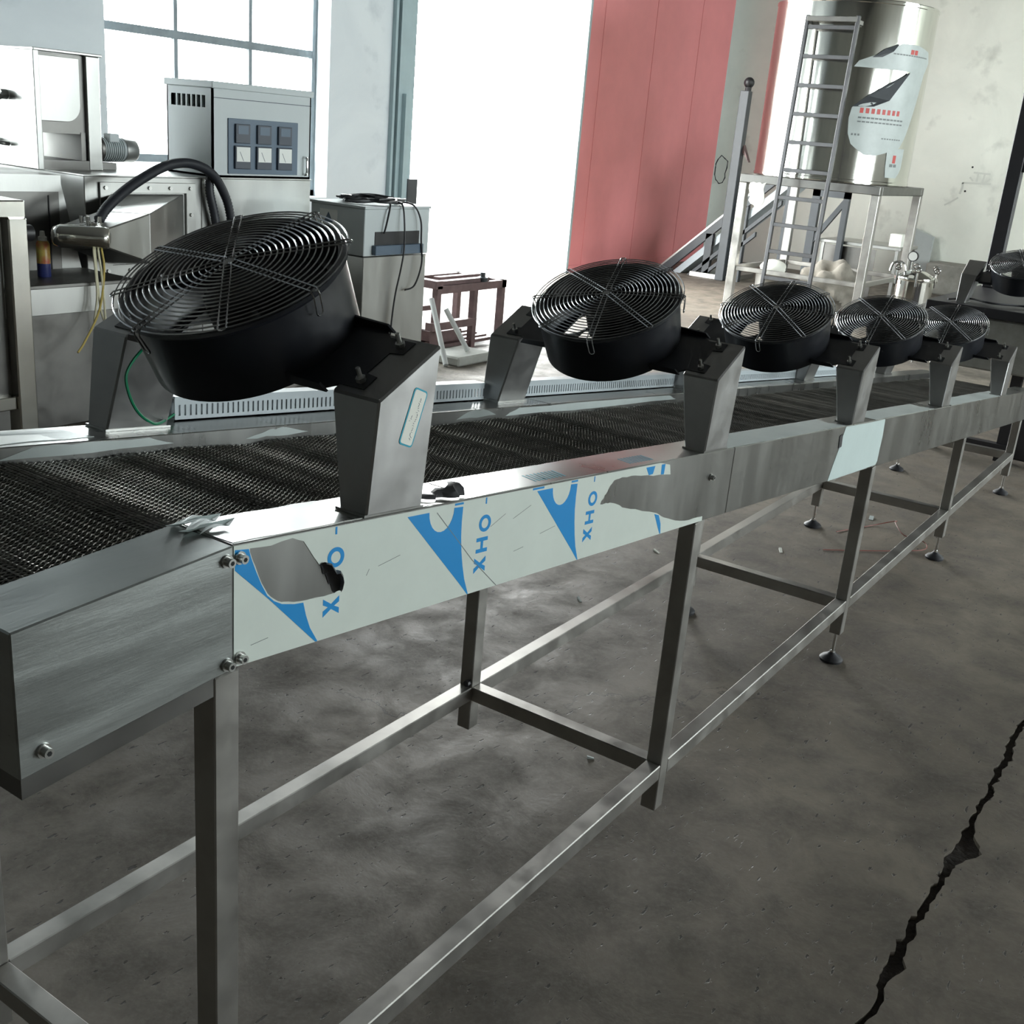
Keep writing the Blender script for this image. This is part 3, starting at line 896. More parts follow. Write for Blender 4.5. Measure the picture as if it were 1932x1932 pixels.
# ------------------------------------------------------------------ left: extruder line behind the conveyor
# hopper mixer
hp = thing('hopper_mixer', 'stainless steel hopper mixer with rounded trough, standing on the machine at the far left', 'mixer', (3.2, 5.2, 1.262))
def hopper():
    x0, x1, y0, y1, z0, z1 = 3.0, 3.33, 4.92, 5.62, 1.262, 1.90
    m = MB().box(x0, x0 + .012, y0 - .02, y1, z0, z1).box(x0 - .006, x0 + .03, y0 - .03, y0 - .02, z0, z1)
    m.build('side_plate', 'steel', hp, bevel=.003)
    # U-shaped trough, opening upwards, running along x
    n = 12; pr = [(y0 + .02, z1)]
    cy, cz, r = y0 + .02 + .30, 1.80 - .08, .30
    for k in range(n + 1):
        a = PI + PI * k / n
        pr.append((cy + r * math.cos(a), cz + .9 * r * math.sin(a)))
    pr.append((y0 + .62, z1))
    m = MB(); vs = []
    for x in (x0 + .012, x1): vs += [(x, y, z) for y, z in pr]
    k = len(pr)
    m.add(vs, [(i, i + 1, k + i + 1, k + i) for i in range(k - 1)])
    m.build('trough', 'steel', hp, smooth=True)
    # front shell with a rounded lower corner, proud of a dark frame
    arc = [(3.285 - .09 + .09 * math.cos(a), 1.615 - .0 + .09 * math.sin(a)) for a in [-PI / 2 + PI / 2 * i / 8 for i in range(9)]]
    pl = [(3.02, 1.865), (3.02, 1.525)] + arc + [(3.285, 1.865)]
    MB().plate(pl, lambda a, b, d: (a, 4.90 + d, b), .02).build('front_shell', 'steel', hp, bevel=.002)
    MB().box(3.012, 3.33, 4.925, 4.935, 1.46, 1.88).build('back_plate', 'steel_dark', hp)
    MB().box(3.012, 3.33, 4.90, 5.5, 1.262, 1.315).build('base_channel', 'steel_dark', hp)
    MB().box(3.02, 3.05, 4.92, 5.5, 1.315, 1.47).build('base_post', 'steel_dark', hp)
    MB().box(3.295, 3.325, 4.92, 5.5, 1.315, 1.47).build('base_post', 'steel_dark', hp)
    MB().box(3.33, 3.42, 4.90, 5.60, 1.262, 1.885).build('drive_end_plate', 'steel', hp, bevel=.004)
    MB().box(2.995, 3.43, 4.885, 5.63, 1.885, 1.90).build('top_rim', 'steel', hp, bevel=.003)
    # half-round belt guard on the drive side
    pl = [(5.10 + .11 * math.cos(a), 1.63 + .11 * math.sin(a)) for a in [PI * i / 12 for i in range(13)]]
    MB().plate(pl, lambda a, b, d: (3.42 + d, a, b), .07).build('belt_guard', 'steel_dark', hp)
    # over-centre latch and handle on the end plate
    l = MB().cyl((2.994, 5.16, 1.645), (2.95, 5.16, 1.645), .028, n=14).build('latch', 'bolt', hp, smooth=True)
    MB().cyl((2.955, 5.16, 1.645), (2.93, 5.12, 1.63), .016, n=10).build('latch_knob', 'bolt', l, smooth=True)
    MB().tube(spline([(2.994, 5.27, 1.40), (2.945, 5.26, 1.395), (2.945, 5.17, 1.385), (2.994, 5.16, 1.38)]), .012, n=8).build('handle', 'steel', hp, smooth=True)
hopper()

# gear motor
gm = thing('gear_motor', 'grey finned gear motor lying beside the hopper in front of the window', 'motor', (3.62, 5.1, 1.27))
MB().lathe([(.001, 3.44), (.075, 3.44), (.078, 3.45), (.078, 3.50), (.090, 3.505), (.090, 3.525), (.07, 3.53), (.001, 3.53)], (0, 5.10, 1.375), 28, 'x').build('gear_case', 'steel_dark', gm, smooth=True)
MB().lathe([(.001, 3.53), (.066, 3.53), (.066, 3.70), (.001, 3.70)], (0, 5.10, 1.375), 28, 'x').build('stator', 'cabinet_paint', gm, smooth=True)
for k in range(10):
    x = 3.542 + k * .015
    MB().lathe([(.066, x), (.073, x), (.073, x + .005), (.066, x + .005)], (0, 5.10, 1.375), 24, 'x', closed=True).build('cooling_fin', 'cabinet_paint', gm, smooth=True)
MB().lathe([(.001, 3.70), (.072, 3.70), (.072, 3.775), (.064, 3.79), (.001, 3.79)], (0, 5.10, 1.375), 28, 'x').build('fan_cowl', 'steel', gm, smooth=True)
MB().box(3.47, 3.62, 5.04, 5.16, 1.262, 1.30).build('mounting_foot', 'steel_dark', gm)
MB().box(3.57, 3.64, 5.03, 5.09, 1.42, 1.47).build('terminal_box', 'cabinet_paint', gm, bevel=.004)

# extruder body
eb = thing('extruder_body', 'long stainless steel extruder housing under the grey control cabinet', 'machine', (3.9, 4.95, 0))
MB().box(3.075, 4.84, 4.60, 5.62, .10, 1.255).build('housing', 'steel', eb, bevel=.004)
MB().box(3.07, 4.845, 4.593, 5.62, 1.255, 1.262).build('top_plate', 'steel', eb)
MB().box(3.12, 4.80, 4.65, 5.6, 0, .10).build('plinth', 'steel_dark', eb)
MB().box(3.895, 3.900, 4.596, 4.60, .1, 1.255).build('panel_seam', 'steel_dark', eb)
fp = MB().plate([(3.165, 1.225), (3.84, 1.225), (3.84, .70), (3.165, .70)], lambda a, b, d: (a, 4.60 - d, b), .016, [[(3.235, 1.165), (3.235, .765), (3.77, .765), (3.77, 1.165)]]).build('flange', 'steel', eb, bevel=.002)
for x, z in [(3.20 + .15 * k, 1.195) for k in range(5)] + [(3.20 + .15 * k, .732) for k in range(5)] + [(3.20, .88), (3.20, 1.04), (3.805, .88), (3.805, 1.04)]:
    MB().cyl((x, 4.584, z), (x, 4.574, z), .012, n=6).build('flange_bolt', 'bolt', fp)
# discharge hood: a tapered chute ending in a rounded nose
hd = thing('discharge_hood', 'tapered polished steel hood with rounded nose and black hose on top', 'hood', (3.1, 4.3, .75))
A = [(3.24, 4.60, .77), (3.76, 4.60, .77), (3.76, 4.60, 1.16), (3.24, 4.60, 1.16)]
B = [(2.97, 4.30, .83), (3.18, 4.18, .83), (3.18, 4.18, 1.095), (2.97, 4.34, 1.095)]
C_ = [(2.66, 4.22, .935), (2.84, 4.10, .935), (2.84, 4.10, 1.03), (2.66, 4.26, 1.03)]
def loft(a, b): return MB().hexa([a[0], a[1], a[2], a[3], b[0], b[1], b[2], b[3]])
loft(A, B).build('hood_cone', 'steel', hd, bevel=.004)
loft([(x + .004, y + .002, z) for x, y, z in B], C_).build('hood_tip', 'steel', hd, bevel=.006)
m = MB().tube([(2.62, 4.25, .985), (2.63, 4.245, .985), (2.66, 4.23, .985), (2.82, 4.105, .985), (2.845, 4.085, .985), (2.85, 4.08, .985)], .06, n=20, radii=[.02, .045, .06, .06, .052, .03])
m.build('nose', 'steel_polished', hd, smooth=True, angle=70)
MB().lathe([(.001, 1.04), (.05, 1.04), (.05, 1.055), (.03, 1.06), (.001, 1.06)], (2.84, 4.20, 0), 18).build('hose_plate', 'chrome', hd, smooth=True)
for k, (dx, dy) in enumerate(((-.05, .02), (-.035, -.015), (.0, .035), (.03, -.02))):
    MB().cyl((2.83 + dx, 4.2 + dy, 1.05), (2.83 + dx, 4.2 + dy, 1.085), .011, n=8).build('stud', 'chrome', hd, smooth=True)
def corrugated(name, pts, r, label=None, parent=None):
    c = spline(pts, 14); P = [c[0]]
    L_ = 0; step = .008; out = []
    for a, b in zip(c[:-1], c[1:]):
        d = (b - a).length; n = max(1, int(round(d / step)))
        for k in range(n): out.append(a.lerp(b, k / n))
    out.append(c[-1])
    rad = [r * (1.0 if (i // 1) % 2 else .84) for i in range(len(out))]
    return MB().tube(out, r, n=10, radii=rad).build(name, 'hose', parent, smooth=True, angle=80)
h1 = corrugated('corrugated_hose', [(2.87, 4.20, 1.065), (2.98, 4.25, 1.14), (3.22, 4.34, 1.245), (3.50, 4.42, 1.335), (3.72, 4.47, 1.345), (3.90, 4.50, 1.285), (4.02, 4.52, 1.15), (4.07, 4.53, 1.02), (4.10, 4.55, .88)], .029)
tag(h1, 'long black corrugated hose arching from the hood to the extruder', 'hose', 'black hoses')
h2 = corrugated('corrugated_hose', [(3.93, 4.555, 1.275), (3.92, 4.55, 1.18), (3.955, 4.55, 1.05), (3.99, 4.555, .90)], .029)
tag(h2, 'short black corrugated hose hanging straight down against the extruder', 'hose', 'black hoses')
# loose wires below the nose
for i, (pts, mt, lb) in enumerate((
    ([(2.78, 4.13, .94), (2.775, 4.11, .80), (2.77, 4.10, .68), (2.74, 4.09, .56)], 'wire_cream', 'left cream wire hanging under the hood nose'),
    ([(2.80, 4.12, .94), (2.805, 4.10, .78), (2.81, 4.09, .55), (2.81, 4.09, .42), (2.835, 4.08, .26)], 'wire_cream', 'longest cream wire hanging under the hood nose'),
    ([(2.79, 4.13, .94), (2.785, 4.11, .75), (2.80, 4.10, .58), (2.88, 4.09, .42)], 'wire_cream', 'cream wire under the hood bending right'),
    ([(2.82, 4.12, .94), (2.82, 4.10, .82), (2.775, 4.09, .62), (2.66, 4.06, .47), (2.60, 4.04, .42)], 'wire_yellow', 'yellow wire under the hood bending left'))):
    tag(MB().tube(spline(pts, 8), .0055, n=6).build('loose_wire', mt, None, smooth=True), lb, 'wire', 'loose wires under the hood')

# darker machine section at the far left, with a shelf
dm = thing('feeder_section', 'dark stainless machine section with a ledge at the far left', 'machine', (2.6, 4.8, 0))
MB().box(1.6, 2.93, 4.62, 5.6, .74, 1.255).build('upper_housing', 'steel_dark', dm, bevel=.004)
MB().hexa([(2.93, 4.63, .74), (3.06, 4.63, .74), (3.06, 5.4, .74), (2.93, 5.4, .74), (2.93, 4.63, 1.255), (2.94, 4.63, 1.255), (2.94, 5.4, 1.255), (2.93, 5.4, 1.255)]).build('gusset', 'steel', dm)
MB().box(2.86, 2.866, 4.615, 4.62, .74, 1.15).build('panel_seam', 'black_iron', dm)
MB().box(1.6, 2.93, 4.60, 4.63, 1.17, 1.256).build('top_band', 'steel', dm)
MB().box(1.6, 3.06, 4.15, 4.62, .735, .755).build('ledge', 'steel_dark', dm, bevel=.003)
MB().box(1.6, 3.06, 4.18, 4.62, .0, .735).build('lower_housing', 'steel_dark', dm, bevel=.004)
MB().box(1.6, 3.06, 4.165, 4.18, .60, .735).build('lower_band', 'steel', dm, bevel=.002)
MB().box(2.98, 3.05, 4.10, 4.16, .05, .62).build('corner_post', 'steel', dm, bevel=.003)

# bright bench frame corner at the left edge
bn = thing('bench_frame', 'polished square steel bench leg with top rail at the left edge', 'bench', (1.95, 3.65, 0))
MB().box(1.985, 2.075, 3.60, 3.69, 0, 1.15).build('leg', 'steel_polished', bn, bevel=.006)
MB().box(.9, 2.07, 3.60, 3.69, 1.15, 1.225).build('top_rail', 'steel_polished', bn, bevel=.006)
MB().box(1.985, 2.075, 3.69, 4.12, 1.15, 1.225).build('side_rail', 'steel_polished', bn, bevel=.006)
MB().box(1.985, 2.075, 4.06, 4.14, 0, 1.15).build('leg', 'steel_polished', bn, bevel=.006)
MB().box(.9, 1.985, 3.62, 3.68, .30, .36).build('lower_rail', 'steel_polished', bn, bevel=.004)
MB().cyl((2.075, 3.65, 1.08), (2.12, 3.65, 1.08), .036, n=18).build('knob', 'black_plastic', bn, smooth=True)
MB().box(.95, 1.98, 3.66, 3.67, .36, 1.15).build('side_panel', 'steel_dark', bn)

# spray can on the ledge
sp = thing('spray_can', 'yellow and blue spray can with a pale cap, standing on the ledge', 'spray can', (2.67, 4.40, .755))
MB().lathe([(.001, 0), (.033, 0), (.034, .004), (.034, .07)], (2.67, 4.40, .755), 24).build('base_band', 'can_blue', sp, smooth=True)
MB().lathe([(.034, .07), (.034, .17), (.026, .185), (.001, .186)], (2.67, 4.40, .755), 24).build('printed_body', 'can_body', sp, smooth=True)
MB().lathe([(.001, .186), (.022, .186), (.022, .205), (.014, .21), (.012, .235), (.001, .237)], (2.67, 4.40, .755), 20).build('cap', 'can_cap', sp, smooth=True)

# control cabinet on the extruder
cb = thing('control_cabinet', 'grey control cabinet with a panel of meters, on top of the extruder', 'cabinet', (4.4, 4.8, 1.262))
x0, x1, y0, y1, z0, z1 = 4.005, 4.85, 4.62, 5.04, 1.262, 1.80
m = MB().box(x0, x1, y0, y0 + .012, z0, z1 - .02).box(x0, x1, y1 - .012, y1, z0, z1 - .02).box(x1 - .012, x1, y0, y1, z0, z1 - .02).box(x0, x1, y0, y1, z0, z0 + .012)
m.box(x0, x0 + .012, y0, y1, z0, 1.665).box(x0, x0 + .012, y0, y1, 1.735, z1 - .02)
m.build('body', 'cabinet_paint', cb)
for k in range(8):
    y = y0 + .05 + k * .045
    if k in (0, 7): MB().box(x0, x0 + .012, y0 if k == 0 else y, y if k == 0 else y1, 1.665, 1.735).build('vent_bar', 'cabinet_paint', cb)
    MB().box(x0, x0 + .012, y, y + .013, 1.665, 1.735).build('vent_bar', 'cabinet_paint', cb)
MB().box(x0 - .012, x1 + .012, y0 - .014, y1 + .012, z1 - .02, z1 + .02).build('cap', 'cabinet_paint', cb, bevel=.004)
MB().box(x0 + .01, x1, y0 - .003, y0, 1.725, 1.729).build('door_seam', 'meter_case', cb)
pn = MB().box(4.125, 4.725, y0 - .008, y0, 1.285, 1.615).build('meter_panel', 'panel_dark', cb, bevel=.002)
for i in range(3):
    cx = 4.235 + i * .182
    q = MB().box(cx - .06, cx + .06, y0 - .022, y0 - .008, 1.47, 1.585).build('meter', 'meter_case', pn, bevel=.003)
    MB().box(cx - .042, cx + .042, y0 - .0235, y0 - .022, 1.525, 1.575).build('meter_window', 'panel_dark', pn)
    q = MB().box(cx - .065, cx + .065, y0 - .022, y0 - .008, 1.315, 1.455).build('meter', 'meter_case', pn, bevel=.003)
    MB().box(cx - .056, cx + .056, y0 - .0245, y0 - .022, 1.36, 1.448).build('meter_face', 'meter_face', pn)
    MB().bar((cx, y0 - .025, 1.365), (cx - .03, y0 - .025, 1.42), .003, .001, up=(0, 1, 0)).build('needle', 'ink', pn)
MB().tube(spline([(4.79, y0, 1.40), (4.79, y0 - .03, 1.39), (4.79, y0 - .03, 1.30), (4.79, y0, 1.29)]), .008, n=8).build('door_handle', 'chrome', cb, smooth=True)

# second cabinet on the floor
c2 = thing('floor_cabinet', 'pale steel cabinet standing on the floor beside the doorway, cables hanging over its front', 'cabinet', (4.8, 4.0, 0))
x0, x1, y0, y1 = 4.50, 5.145, 3.80, 4.26
MB().box(x0, x1, y0, y1, .86, 1.15).build('upper_box', 'cabinet_paint', c2, bevel=.004)
MB().box(x0 + .005, x1 - .01, y0 + .004, y1, .04, .855).build('lower_box', 'steel', c2, bevel=.004)
MB().box(x0 + .02, x1 - .02, y0 + .02, y1 - .02, 0, .04).build('plinth', 'steel_dark', c2)
MB().box(x0 - .008, x1 + .008, y0 - .008, y1 + .008, 1.15, 1.166).build('lid', 'cabinet_paint', c2, bevel=.003)
MB().box(4.60, 5.04, y0 - .004, y0, .925, 1.01).build('slot', 'black_plastic', c2)
MB().box(4.575, 5.055, y0 - .035, y0, .868, .928).build('drawer_lip', 'panel_dark', c2, bevel=.003)
MB().box(x0 - .002, x0, 4.03, 4.18, 1.03, 1.12).build('warning_plate', 'meter_face', c2)
MB().plate([(4.145, 1.04), (4.065, 1.04), (4.105, 1.105)], lambda a, b, d: (x0 - .002 - d, a, b), .0006).build('warning_triangle', 'panel_dark', c2)
MB().cyl((5.10, y0, .845), (5.10, y0 - .008, .845), .01, n=12).build('lock', 'bolt', c2)
# coil of cable on the lid and leads hanging down
cl = MB()
pts = []
for i in range(170):
    a = i * .22
    rr_ = .16 + .03 * math.sin(i * .9) + .02 * math.sin(i * .31)
    pts.append((4.80 + 1.25 * rr_ * math.cos(a), 4.02 + rr_ * math.sin(a), 1.182 + .00012 * i + .006 * math.sin(i * .7)))
tag(cl.tube(pts, .0085, n=6).build('cable_coil', 'cable', None, smooth=True), 'coil of black cable lying on top of the floor cabinet', 'cable')
for pts, lb in (([(4.86, 3.87, 1.19), (4.84, 3.785, 1.175), (4.835, 3.755, 1.05), (4.835, 3.75, .9), (4.82, 3.755, .78), (4.79, 3.77, .6), (4.77, 3.775, .40), (4.75, 3.775, .12)], 'black cable hanging down the middle of the floor cabinet front'),
                ([(4.88, 3.87, 1.19), (4.95, 3.785, 1.175), (5.01, 3.765, 1.08), (5.02, 3.76, .95), (5.03, 3.755, .80), (4.98, 3.765, .66), (4.90, 3.78, .63)], 'thin dark cable looping over the right side of the floor cabinet front'),
                ([(4.80, 3.87, 1.185), (4.72, 3.785, 1.17), (4.68, 3.775, 1.06), (4.67, 3.785, 1.0)], 'short dark cable end over the floor cabinet lid')):
    tag(MB().tube(spline(pts, 8), .006, n=6).build('hanging_cable', 'cable', None, smooth=True), lb, 'cable', 'cables over the floor cabinet')

# angle iron rack by the doorway
rk = thing('angle_iron_rack', 'small rusty angle iron rack standing before the bright doorway', 'rack', (6.3, 4.5, 0))
for x, y in ((5.92, 4.3), (6.40, 4.3), (6.78, 4.3), (5.92, 4.75), (6.78, 4.75)):
    MB().box(x - .025, x + .025, y - .025, y + .025, 0, .50 if (x, y) != (6.40, 4.3) else .50).build('post', 'rust_frame', rk)
MB().box(5.89, 6.81, 4.27, 4.32, .46, .52).build('top_bar', 'rust_frame', rk)
MB().box(5.89, 6.81, 4.73, 4.78, .46, .52).build('top_bar', 'rust_frame', rk)
MB().box(5.87, 5.95, 4.27, 4.78, .50, .56).build('end_bar', 'rust_frame', rk)
MB().box(6.75, 6.81, 4.27, 4.78, .46, .52).build('end_bar', 'rust_frame', rk)
MB().box(5.85, 6.42, 4.27, 4.34, .18, .24).build('shelf_bar', 'rust_frame', rk)
MB().box(5.85, 6.42, 4.70, 4.77, .24, .28).build('shelf_bar', 'rust_frame', rk)
for k in range(5):
    MB().box(5.93, 6.76, 4.30 + .1 * k, 4.345 + .1 * k, .03, .055).build('bottom_slat', 'rust_frame', rk)
for x, z in ((5.98, .52), (6.12, .525)):
    tag(MB().box(x, x + .62, 4.30 + (x - 5.98), 4.36 + (x - 5.98), z + .0, z + .03).build('loose_bar', 'rust_frame'), 'loose flat steel bar lying on the rack, %s one' % ('front' if x < 6 else 'rear'), 'bar', 'bars on the rack')
kn = tag(MB().lathe([(.001, 0), (.04, 0), (.045, .03), (.02, .04), (.02, .07), (.001, .075)], (6.52, 4.31, .52), 14).build('clamp_head', 'blue_grey_paint', None, smooth=True), 'small grey clamp sitting on the rack top', 'clamp')
cr = tag(MB().box(6.0, 6.33, 4.34, 4.66, .056, .15).build('parts_box', 'rust_frame', None, bevel=.008), 'low dark box on the bottom shelf of the rack', 'box')
# two pale pipes leaning by a concrete block
tag(MB().box(5.66, 6.10, 3.86, 4.16, 0, .07).build('concrete_block', 'concrete_block', None, bevel=.012), 'flat pale concrete block on the floor under the leaning pipe', 'block')
tag(MB().cyl((5.93, 3.98, .075), (5.86, 4.16, .37), .020, n=12).build('steel_pipe', 'pipe_white', None, smooth=True), 'pale steel pipe standing on the concrete block against the rack', 'pipe', 'pale pipes by the rack')
tag(MB().cyl((5.60, 3.93, .012), (5.78, 4.24, .44), .020, n=12).build('steel_pipe', 'pipe_white', None, smooth=True), 'pale steel pipe leaning left of the concrete block against the rack', 'pipe', 'pale pipes by the rack')

# ------------------------------------------------------------------ right: tank on its stand
TX, TY, TR = 12.0, 3.50, .845
tk = thing('steel_tank', 'large shiny upright cylindrical steel tank with torn film, on a tall stand', 'tank', (TX, TY, 1.45))
MB().lathe([(.001, 1.455), (TR, 1.455), (TR, 3.245), (TR - .012, 3.25), (TR - .02, 3.245), (TR - .02, 1.48), (.001, 1.47)], (TX, TY, 0), 96).build('shell', 'steel_polished', tk, smooth=True)
for z in (1.475, 3.225):
    MB().lathe([(TR, z - .018), (TR + .006, z - .012), (TR + .006, z + .012), (TR, z + .018)], (TX, TY, 0), 96).build('rim_band', 'steel_polished', tk, smooth=True)
def tank_pt(off): return lambda a, b, d: (TX - (TR + off + d) * math.cos(a), TY - (TR + off + d) * math.sin(a), b)
def fine(pl, n=6):
    out = []
    for i in range(len(pl)):
        a = pl[i]; b = pl[(i + 1) % len(pl)]
        out += [(a[0] + (b[0] - a[0]) * k / n, a[1] + (b[1] - a[1]) * k / n) for k in range(n)]
    return out
def curved_sheet(rows, name, mat, off=.003):
    """rows: (z, a0, a1); a sheet that follows the tank wall"""
    m = MB(); n = 14; vs = []
    for z, a0, a1 in rows:
        for k in range(n + 1):
            a = a0 + (a1 - a0) * k / n
            vs.append(tank_pt(off)(a, z, 0))
    f = [(i * (n + 1) + k, i * (n + 1) + k + 1, (i + 1) * (n + 1) + k + 1, (i + 1) * (n + 1) + k) for i in range(len(rows) - 1) for k in range(n)]
    nv = len(vs)
    vs += [tank_pt(off + .002)(a0 + (a1 - a0) * k / n, z, 0) for z, a0, a1 in rows for k in range(n + 1)]
    f += [tuple(nv + q for q in reversed(g_)) for g_ in f]
    m.add(vs, f)
    return m.build(name, mat, tk, smooth=True)
def rows_from(outline_l, outline_r, n=26):
    zs = [outline_l[0][0] + (outline_l[-1][0] - outline_l[0][0]) * i / n for i in range(n + 1)]
    def at(o, z):
        for (z0, a0), (z1, a1) in zip(o[:-1], o[1:]):
            if min(z0, z1) - 1e-6 <= z <= max(z0, z1) + 1e-6:
                return a0 + (a1 - a0) * ((z - z0) / (z1 - z0) if abs(z1 - z0) > 1e-9 else 0)
        return o[-1][1]
    return [(z, at(outline_l, z), at(outline_r, z)) for z in zs]
f1 = curved_sheet(rows_from([(2.86, .98), (2.80, .82), (2.72, .62), (2.66, .45), (2.60, .40)], [(2.86, 1.25), (2.82, 1.52), (2.72, 1.60), (2.66, 1.56), (2.60, 1.50)]), 'torn_film', 'film_grey')
f2 = curved_sheet(rows_from([(2.60, 1.18), (2.40, .80), (2.22, .46), (2.10, .44), (1.95, .46), (1.84, .52), (1.75, .70)], [(2.60, 1.50), (2.40, 1.45), (2.22, 1.40), (2.10, 1.36), (1.95, 1.30), (1.84, 1.22), (1.75, .86)]), 'torn_film', 'film_grey')
f2['label'] = 'large torn sheet of pale printed film on the tank'
f3 = curved_sheet(rows_from([(1.84, 1.02), (1.62, 1.04), (1.54, 1.06)], [(1.84, 1.34), (1.62, 1.34), (1.54, 1.26)], 6), 'torn_film', 'film_grey')
# folded-back dark undersides of the film
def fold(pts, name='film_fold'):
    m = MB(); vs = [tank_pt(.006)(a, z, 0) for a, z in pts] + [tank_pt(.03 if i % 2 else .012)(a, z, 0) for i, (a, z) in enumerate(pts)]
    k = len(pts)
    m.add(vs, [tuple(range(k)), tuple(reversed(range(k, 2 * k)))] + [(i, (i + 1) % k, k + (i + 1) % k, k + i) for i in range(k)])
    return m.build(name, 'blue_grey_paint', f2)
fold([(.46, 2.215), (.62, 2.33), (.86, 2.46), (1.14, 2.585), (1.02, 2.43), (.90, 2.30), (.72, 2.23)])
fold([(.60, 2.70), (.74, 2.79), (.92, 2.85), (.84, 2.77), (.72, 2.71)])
def print_rows(a0, a1, z, h, n, mat, parent, duty=.6):
    for k in range(n):
        a = a0 + (a1 - a0) * k / n; b = a + (a1 - a0) / n * duty
        m = MB(); q = tank_pt(.0055)
        vs = [q(a, z - h / 2, 0), q(b, z - h / 2, 0), q(b, z + h / 2, 0), q(a, z + h / 2, 0)] + [q(a, z - h / 2, .0006), q(b, z - h / 2, .0006), q(b, z + h / 2, .0006), q(a, z + h / 2, .0006)]
        m.hexa(vs).build('printed_mark', mat, parent)
print_rows(.56, 1.14, 2.185, .05, 8, 'print_red', f2)
print_rows(.55, 1.2, 2.115, .016, 12, 'print_grey', f2, .8)
print_rows(.55, 1.2, 2.075, .014, 12, 'print_grey', f2, .8)
print_rows(.50, .62, 1.945, .02, 3, 'print_grey', f2)
print_rows(.90, 1.22, 1.925, .012, 8, 'print_grey', f2, .7)
print_rows(1.12, 1.26, 2.79, .045, 2, 'print_red', f1, .8)
print_rows(.86, 1.5, 2.755, .012, 14, 'print_grey', f1, .8)
print_rows(1.14, 1.22, 1.73, .08, 1, 'print_red', f3, .7)
print_rows(1.10, 1.24, 1.665, .03, 2, 'print_grey', f3, .8)

sd = thing('tank_stand', 'tall square steel tube stand carrying the tank', 'stand', (12.0, 3.45, 0))
SX = (11.22, 12.80); SY = (2.70, 4.18)
for x in SX:
    for y in SY:
        MB().box(x - .045, x + .045, y - .045, y + .045, 0, 1.36).build('leg', 'steel_leg', sd, bevel=.006)
for x in SX:
    MB().box(x - .045, x + .045, SY[0] - .045, SY[1] + .045, 1.36, 1.45).build('top_beam', 'steel_dark', sd, bevel=.006)
    MB().box(x - .025, x + .025, SY[0] + .045, SY[1] - .045, .40, .45).build('lower_bar', 'steel_leg', sd, bevel=.004)
for y in SY:
    MB().box(SX[0] + .045, SX[1] - .045, y - .045, y + .045, 1.36, 1.45).build('top_beam', 'steel_dark', sd, bevel=.006)
    MB().box(SX[0] + .045, SX[1] - .045, y - .025, y + .025, .40, .45).build('lower_bar', 'steel_leg', sd, bevel=.004)
MB().box(11.98, 12.04, SY[0] + .045, SY[1] - .045, 1.37, 1.45).build('top_beam', 'steel_dark', sd, bevel=.006)
ld = thing('ladder', 'steel ladder with flat rungs leaning on the front of the tank', 'ladder', (10.95, 3.40, 0))
for y in (3.15, 3.68):
    MB().bar((10.90, y, 0.0), (11.06, y, 3.06), .035, .05, up=(1, 0, 0)).build('stringer', 'ladder_steel', ld, bevel=.004)
for k in range(11):
    z = .40 + .283 * k - (.0 if k else 0)
    if z > 3.02: continue
    x = 10.90 + .16 * z / 3.06
    MB().box(x - .02, x + .02, 3.168, 3.662, z - .02, z + .02).build('rung', 'ladder_steel', ld, bevel=.003)
MB().box(11.03, 11.075, 3.15, 3.68, 3.00, 3.05).build('rung', 'steel_dark', ld, bevel=.003)
for y in (3.15, 3.68):
    MB().box(11.05, 11.17, y - .02, y + .02, 2.98, 3.02).build('hook', 'steel_dark', ld)
# white rag tied on the stand
rg = MB()
vs = []; rr = random.Random(2)
for i in range(7):
    for k in range(6):
        vs.append((11.14 + rr.uniform(-.015, .01), 3.90 + .035 * k + .012 * math.sin(i), 1.37 - .045 * i * (1 - .09 * abs(k - 2)) + rr.uniform(-.01, .01)))
n = len(vs); vs += [(x - .012, y, z) for x, y, z in vs]
f = [(i * 6 + k, i * 6 + k + 1, i * 6 + k + 7, i * 6 + k + 6) for i in range(6) for k in range(5)]
rg.add(vs, f + [tuple(n + q for q in reversed(g_)) for g_ in f])
tag(rg.build('white_rag', 'paper', None, smooth=True), 'white rag hanging from the top beam of the tank stand', 'rag')

# inclined belt conveyor behind the stand
ic = thing('inclined_conveyor', 'blue-grey inclined conveyor frame rising behind the tank stand', 'conveyor', (13.6, 5.0, 0))
def slope(y): return .62 + (5.62 - y) * .92
def inc(x0, x1, z0, z1, name, mat, ya=6.25, yb=4.15):
    m = MB().hexa([(x0, ya, slope(ya) + z0), (x1, ya, slope(ya) + z0), (x1, yb, slope(yb) + z0), (x0, yb, slope(yb) + z0), (x0, ya, slope(ya) + z1), (x1, ya, slope(ya) + z1), (x1, yb, slope(yb) + z1), (x0, yb, slope(yb) + z1)])
    return m.build(name, mat, ic)
inc(13.5, 13.56, -.14, 0, 'side_beam', 'blue_grey_paint')
inc(14.2, 14.26, -.14, 0, 'side_beam', 'blue_grey_paint')
inc(13.5, 13.6, 0, .03, 'edge_strip', 'steel')
inc(13.56, 14.2, -.32, -.20, 'belt', 'duct_plastic')
inc(13.5, 13.56, -.50, -.44, 'lower_beam', 'blue_grey_paint', 6.0, 4.6)
inc(13.5, 13.56, -.66, -.60, 'lower_beam', 'blue_grey_paint', 6.0, 4.9)
for y in (5.55, 5.1, 4.5):
    MB().box(13.5, 13.58, y - .05, y + .05, 0, slope(y) - .1).build('support_post', 'blue_grey_paint', ic)
MB().box(13.5, 13.58, 4.1, 4.2, 0, slope(4.15) - .1).build('support_post', 'blue_grey_paint', ic)
MB().box(13.5, 13.58, 3.72, 3.79, 0, 1.55).build('support_post', 'blue_grey_paint', ic)
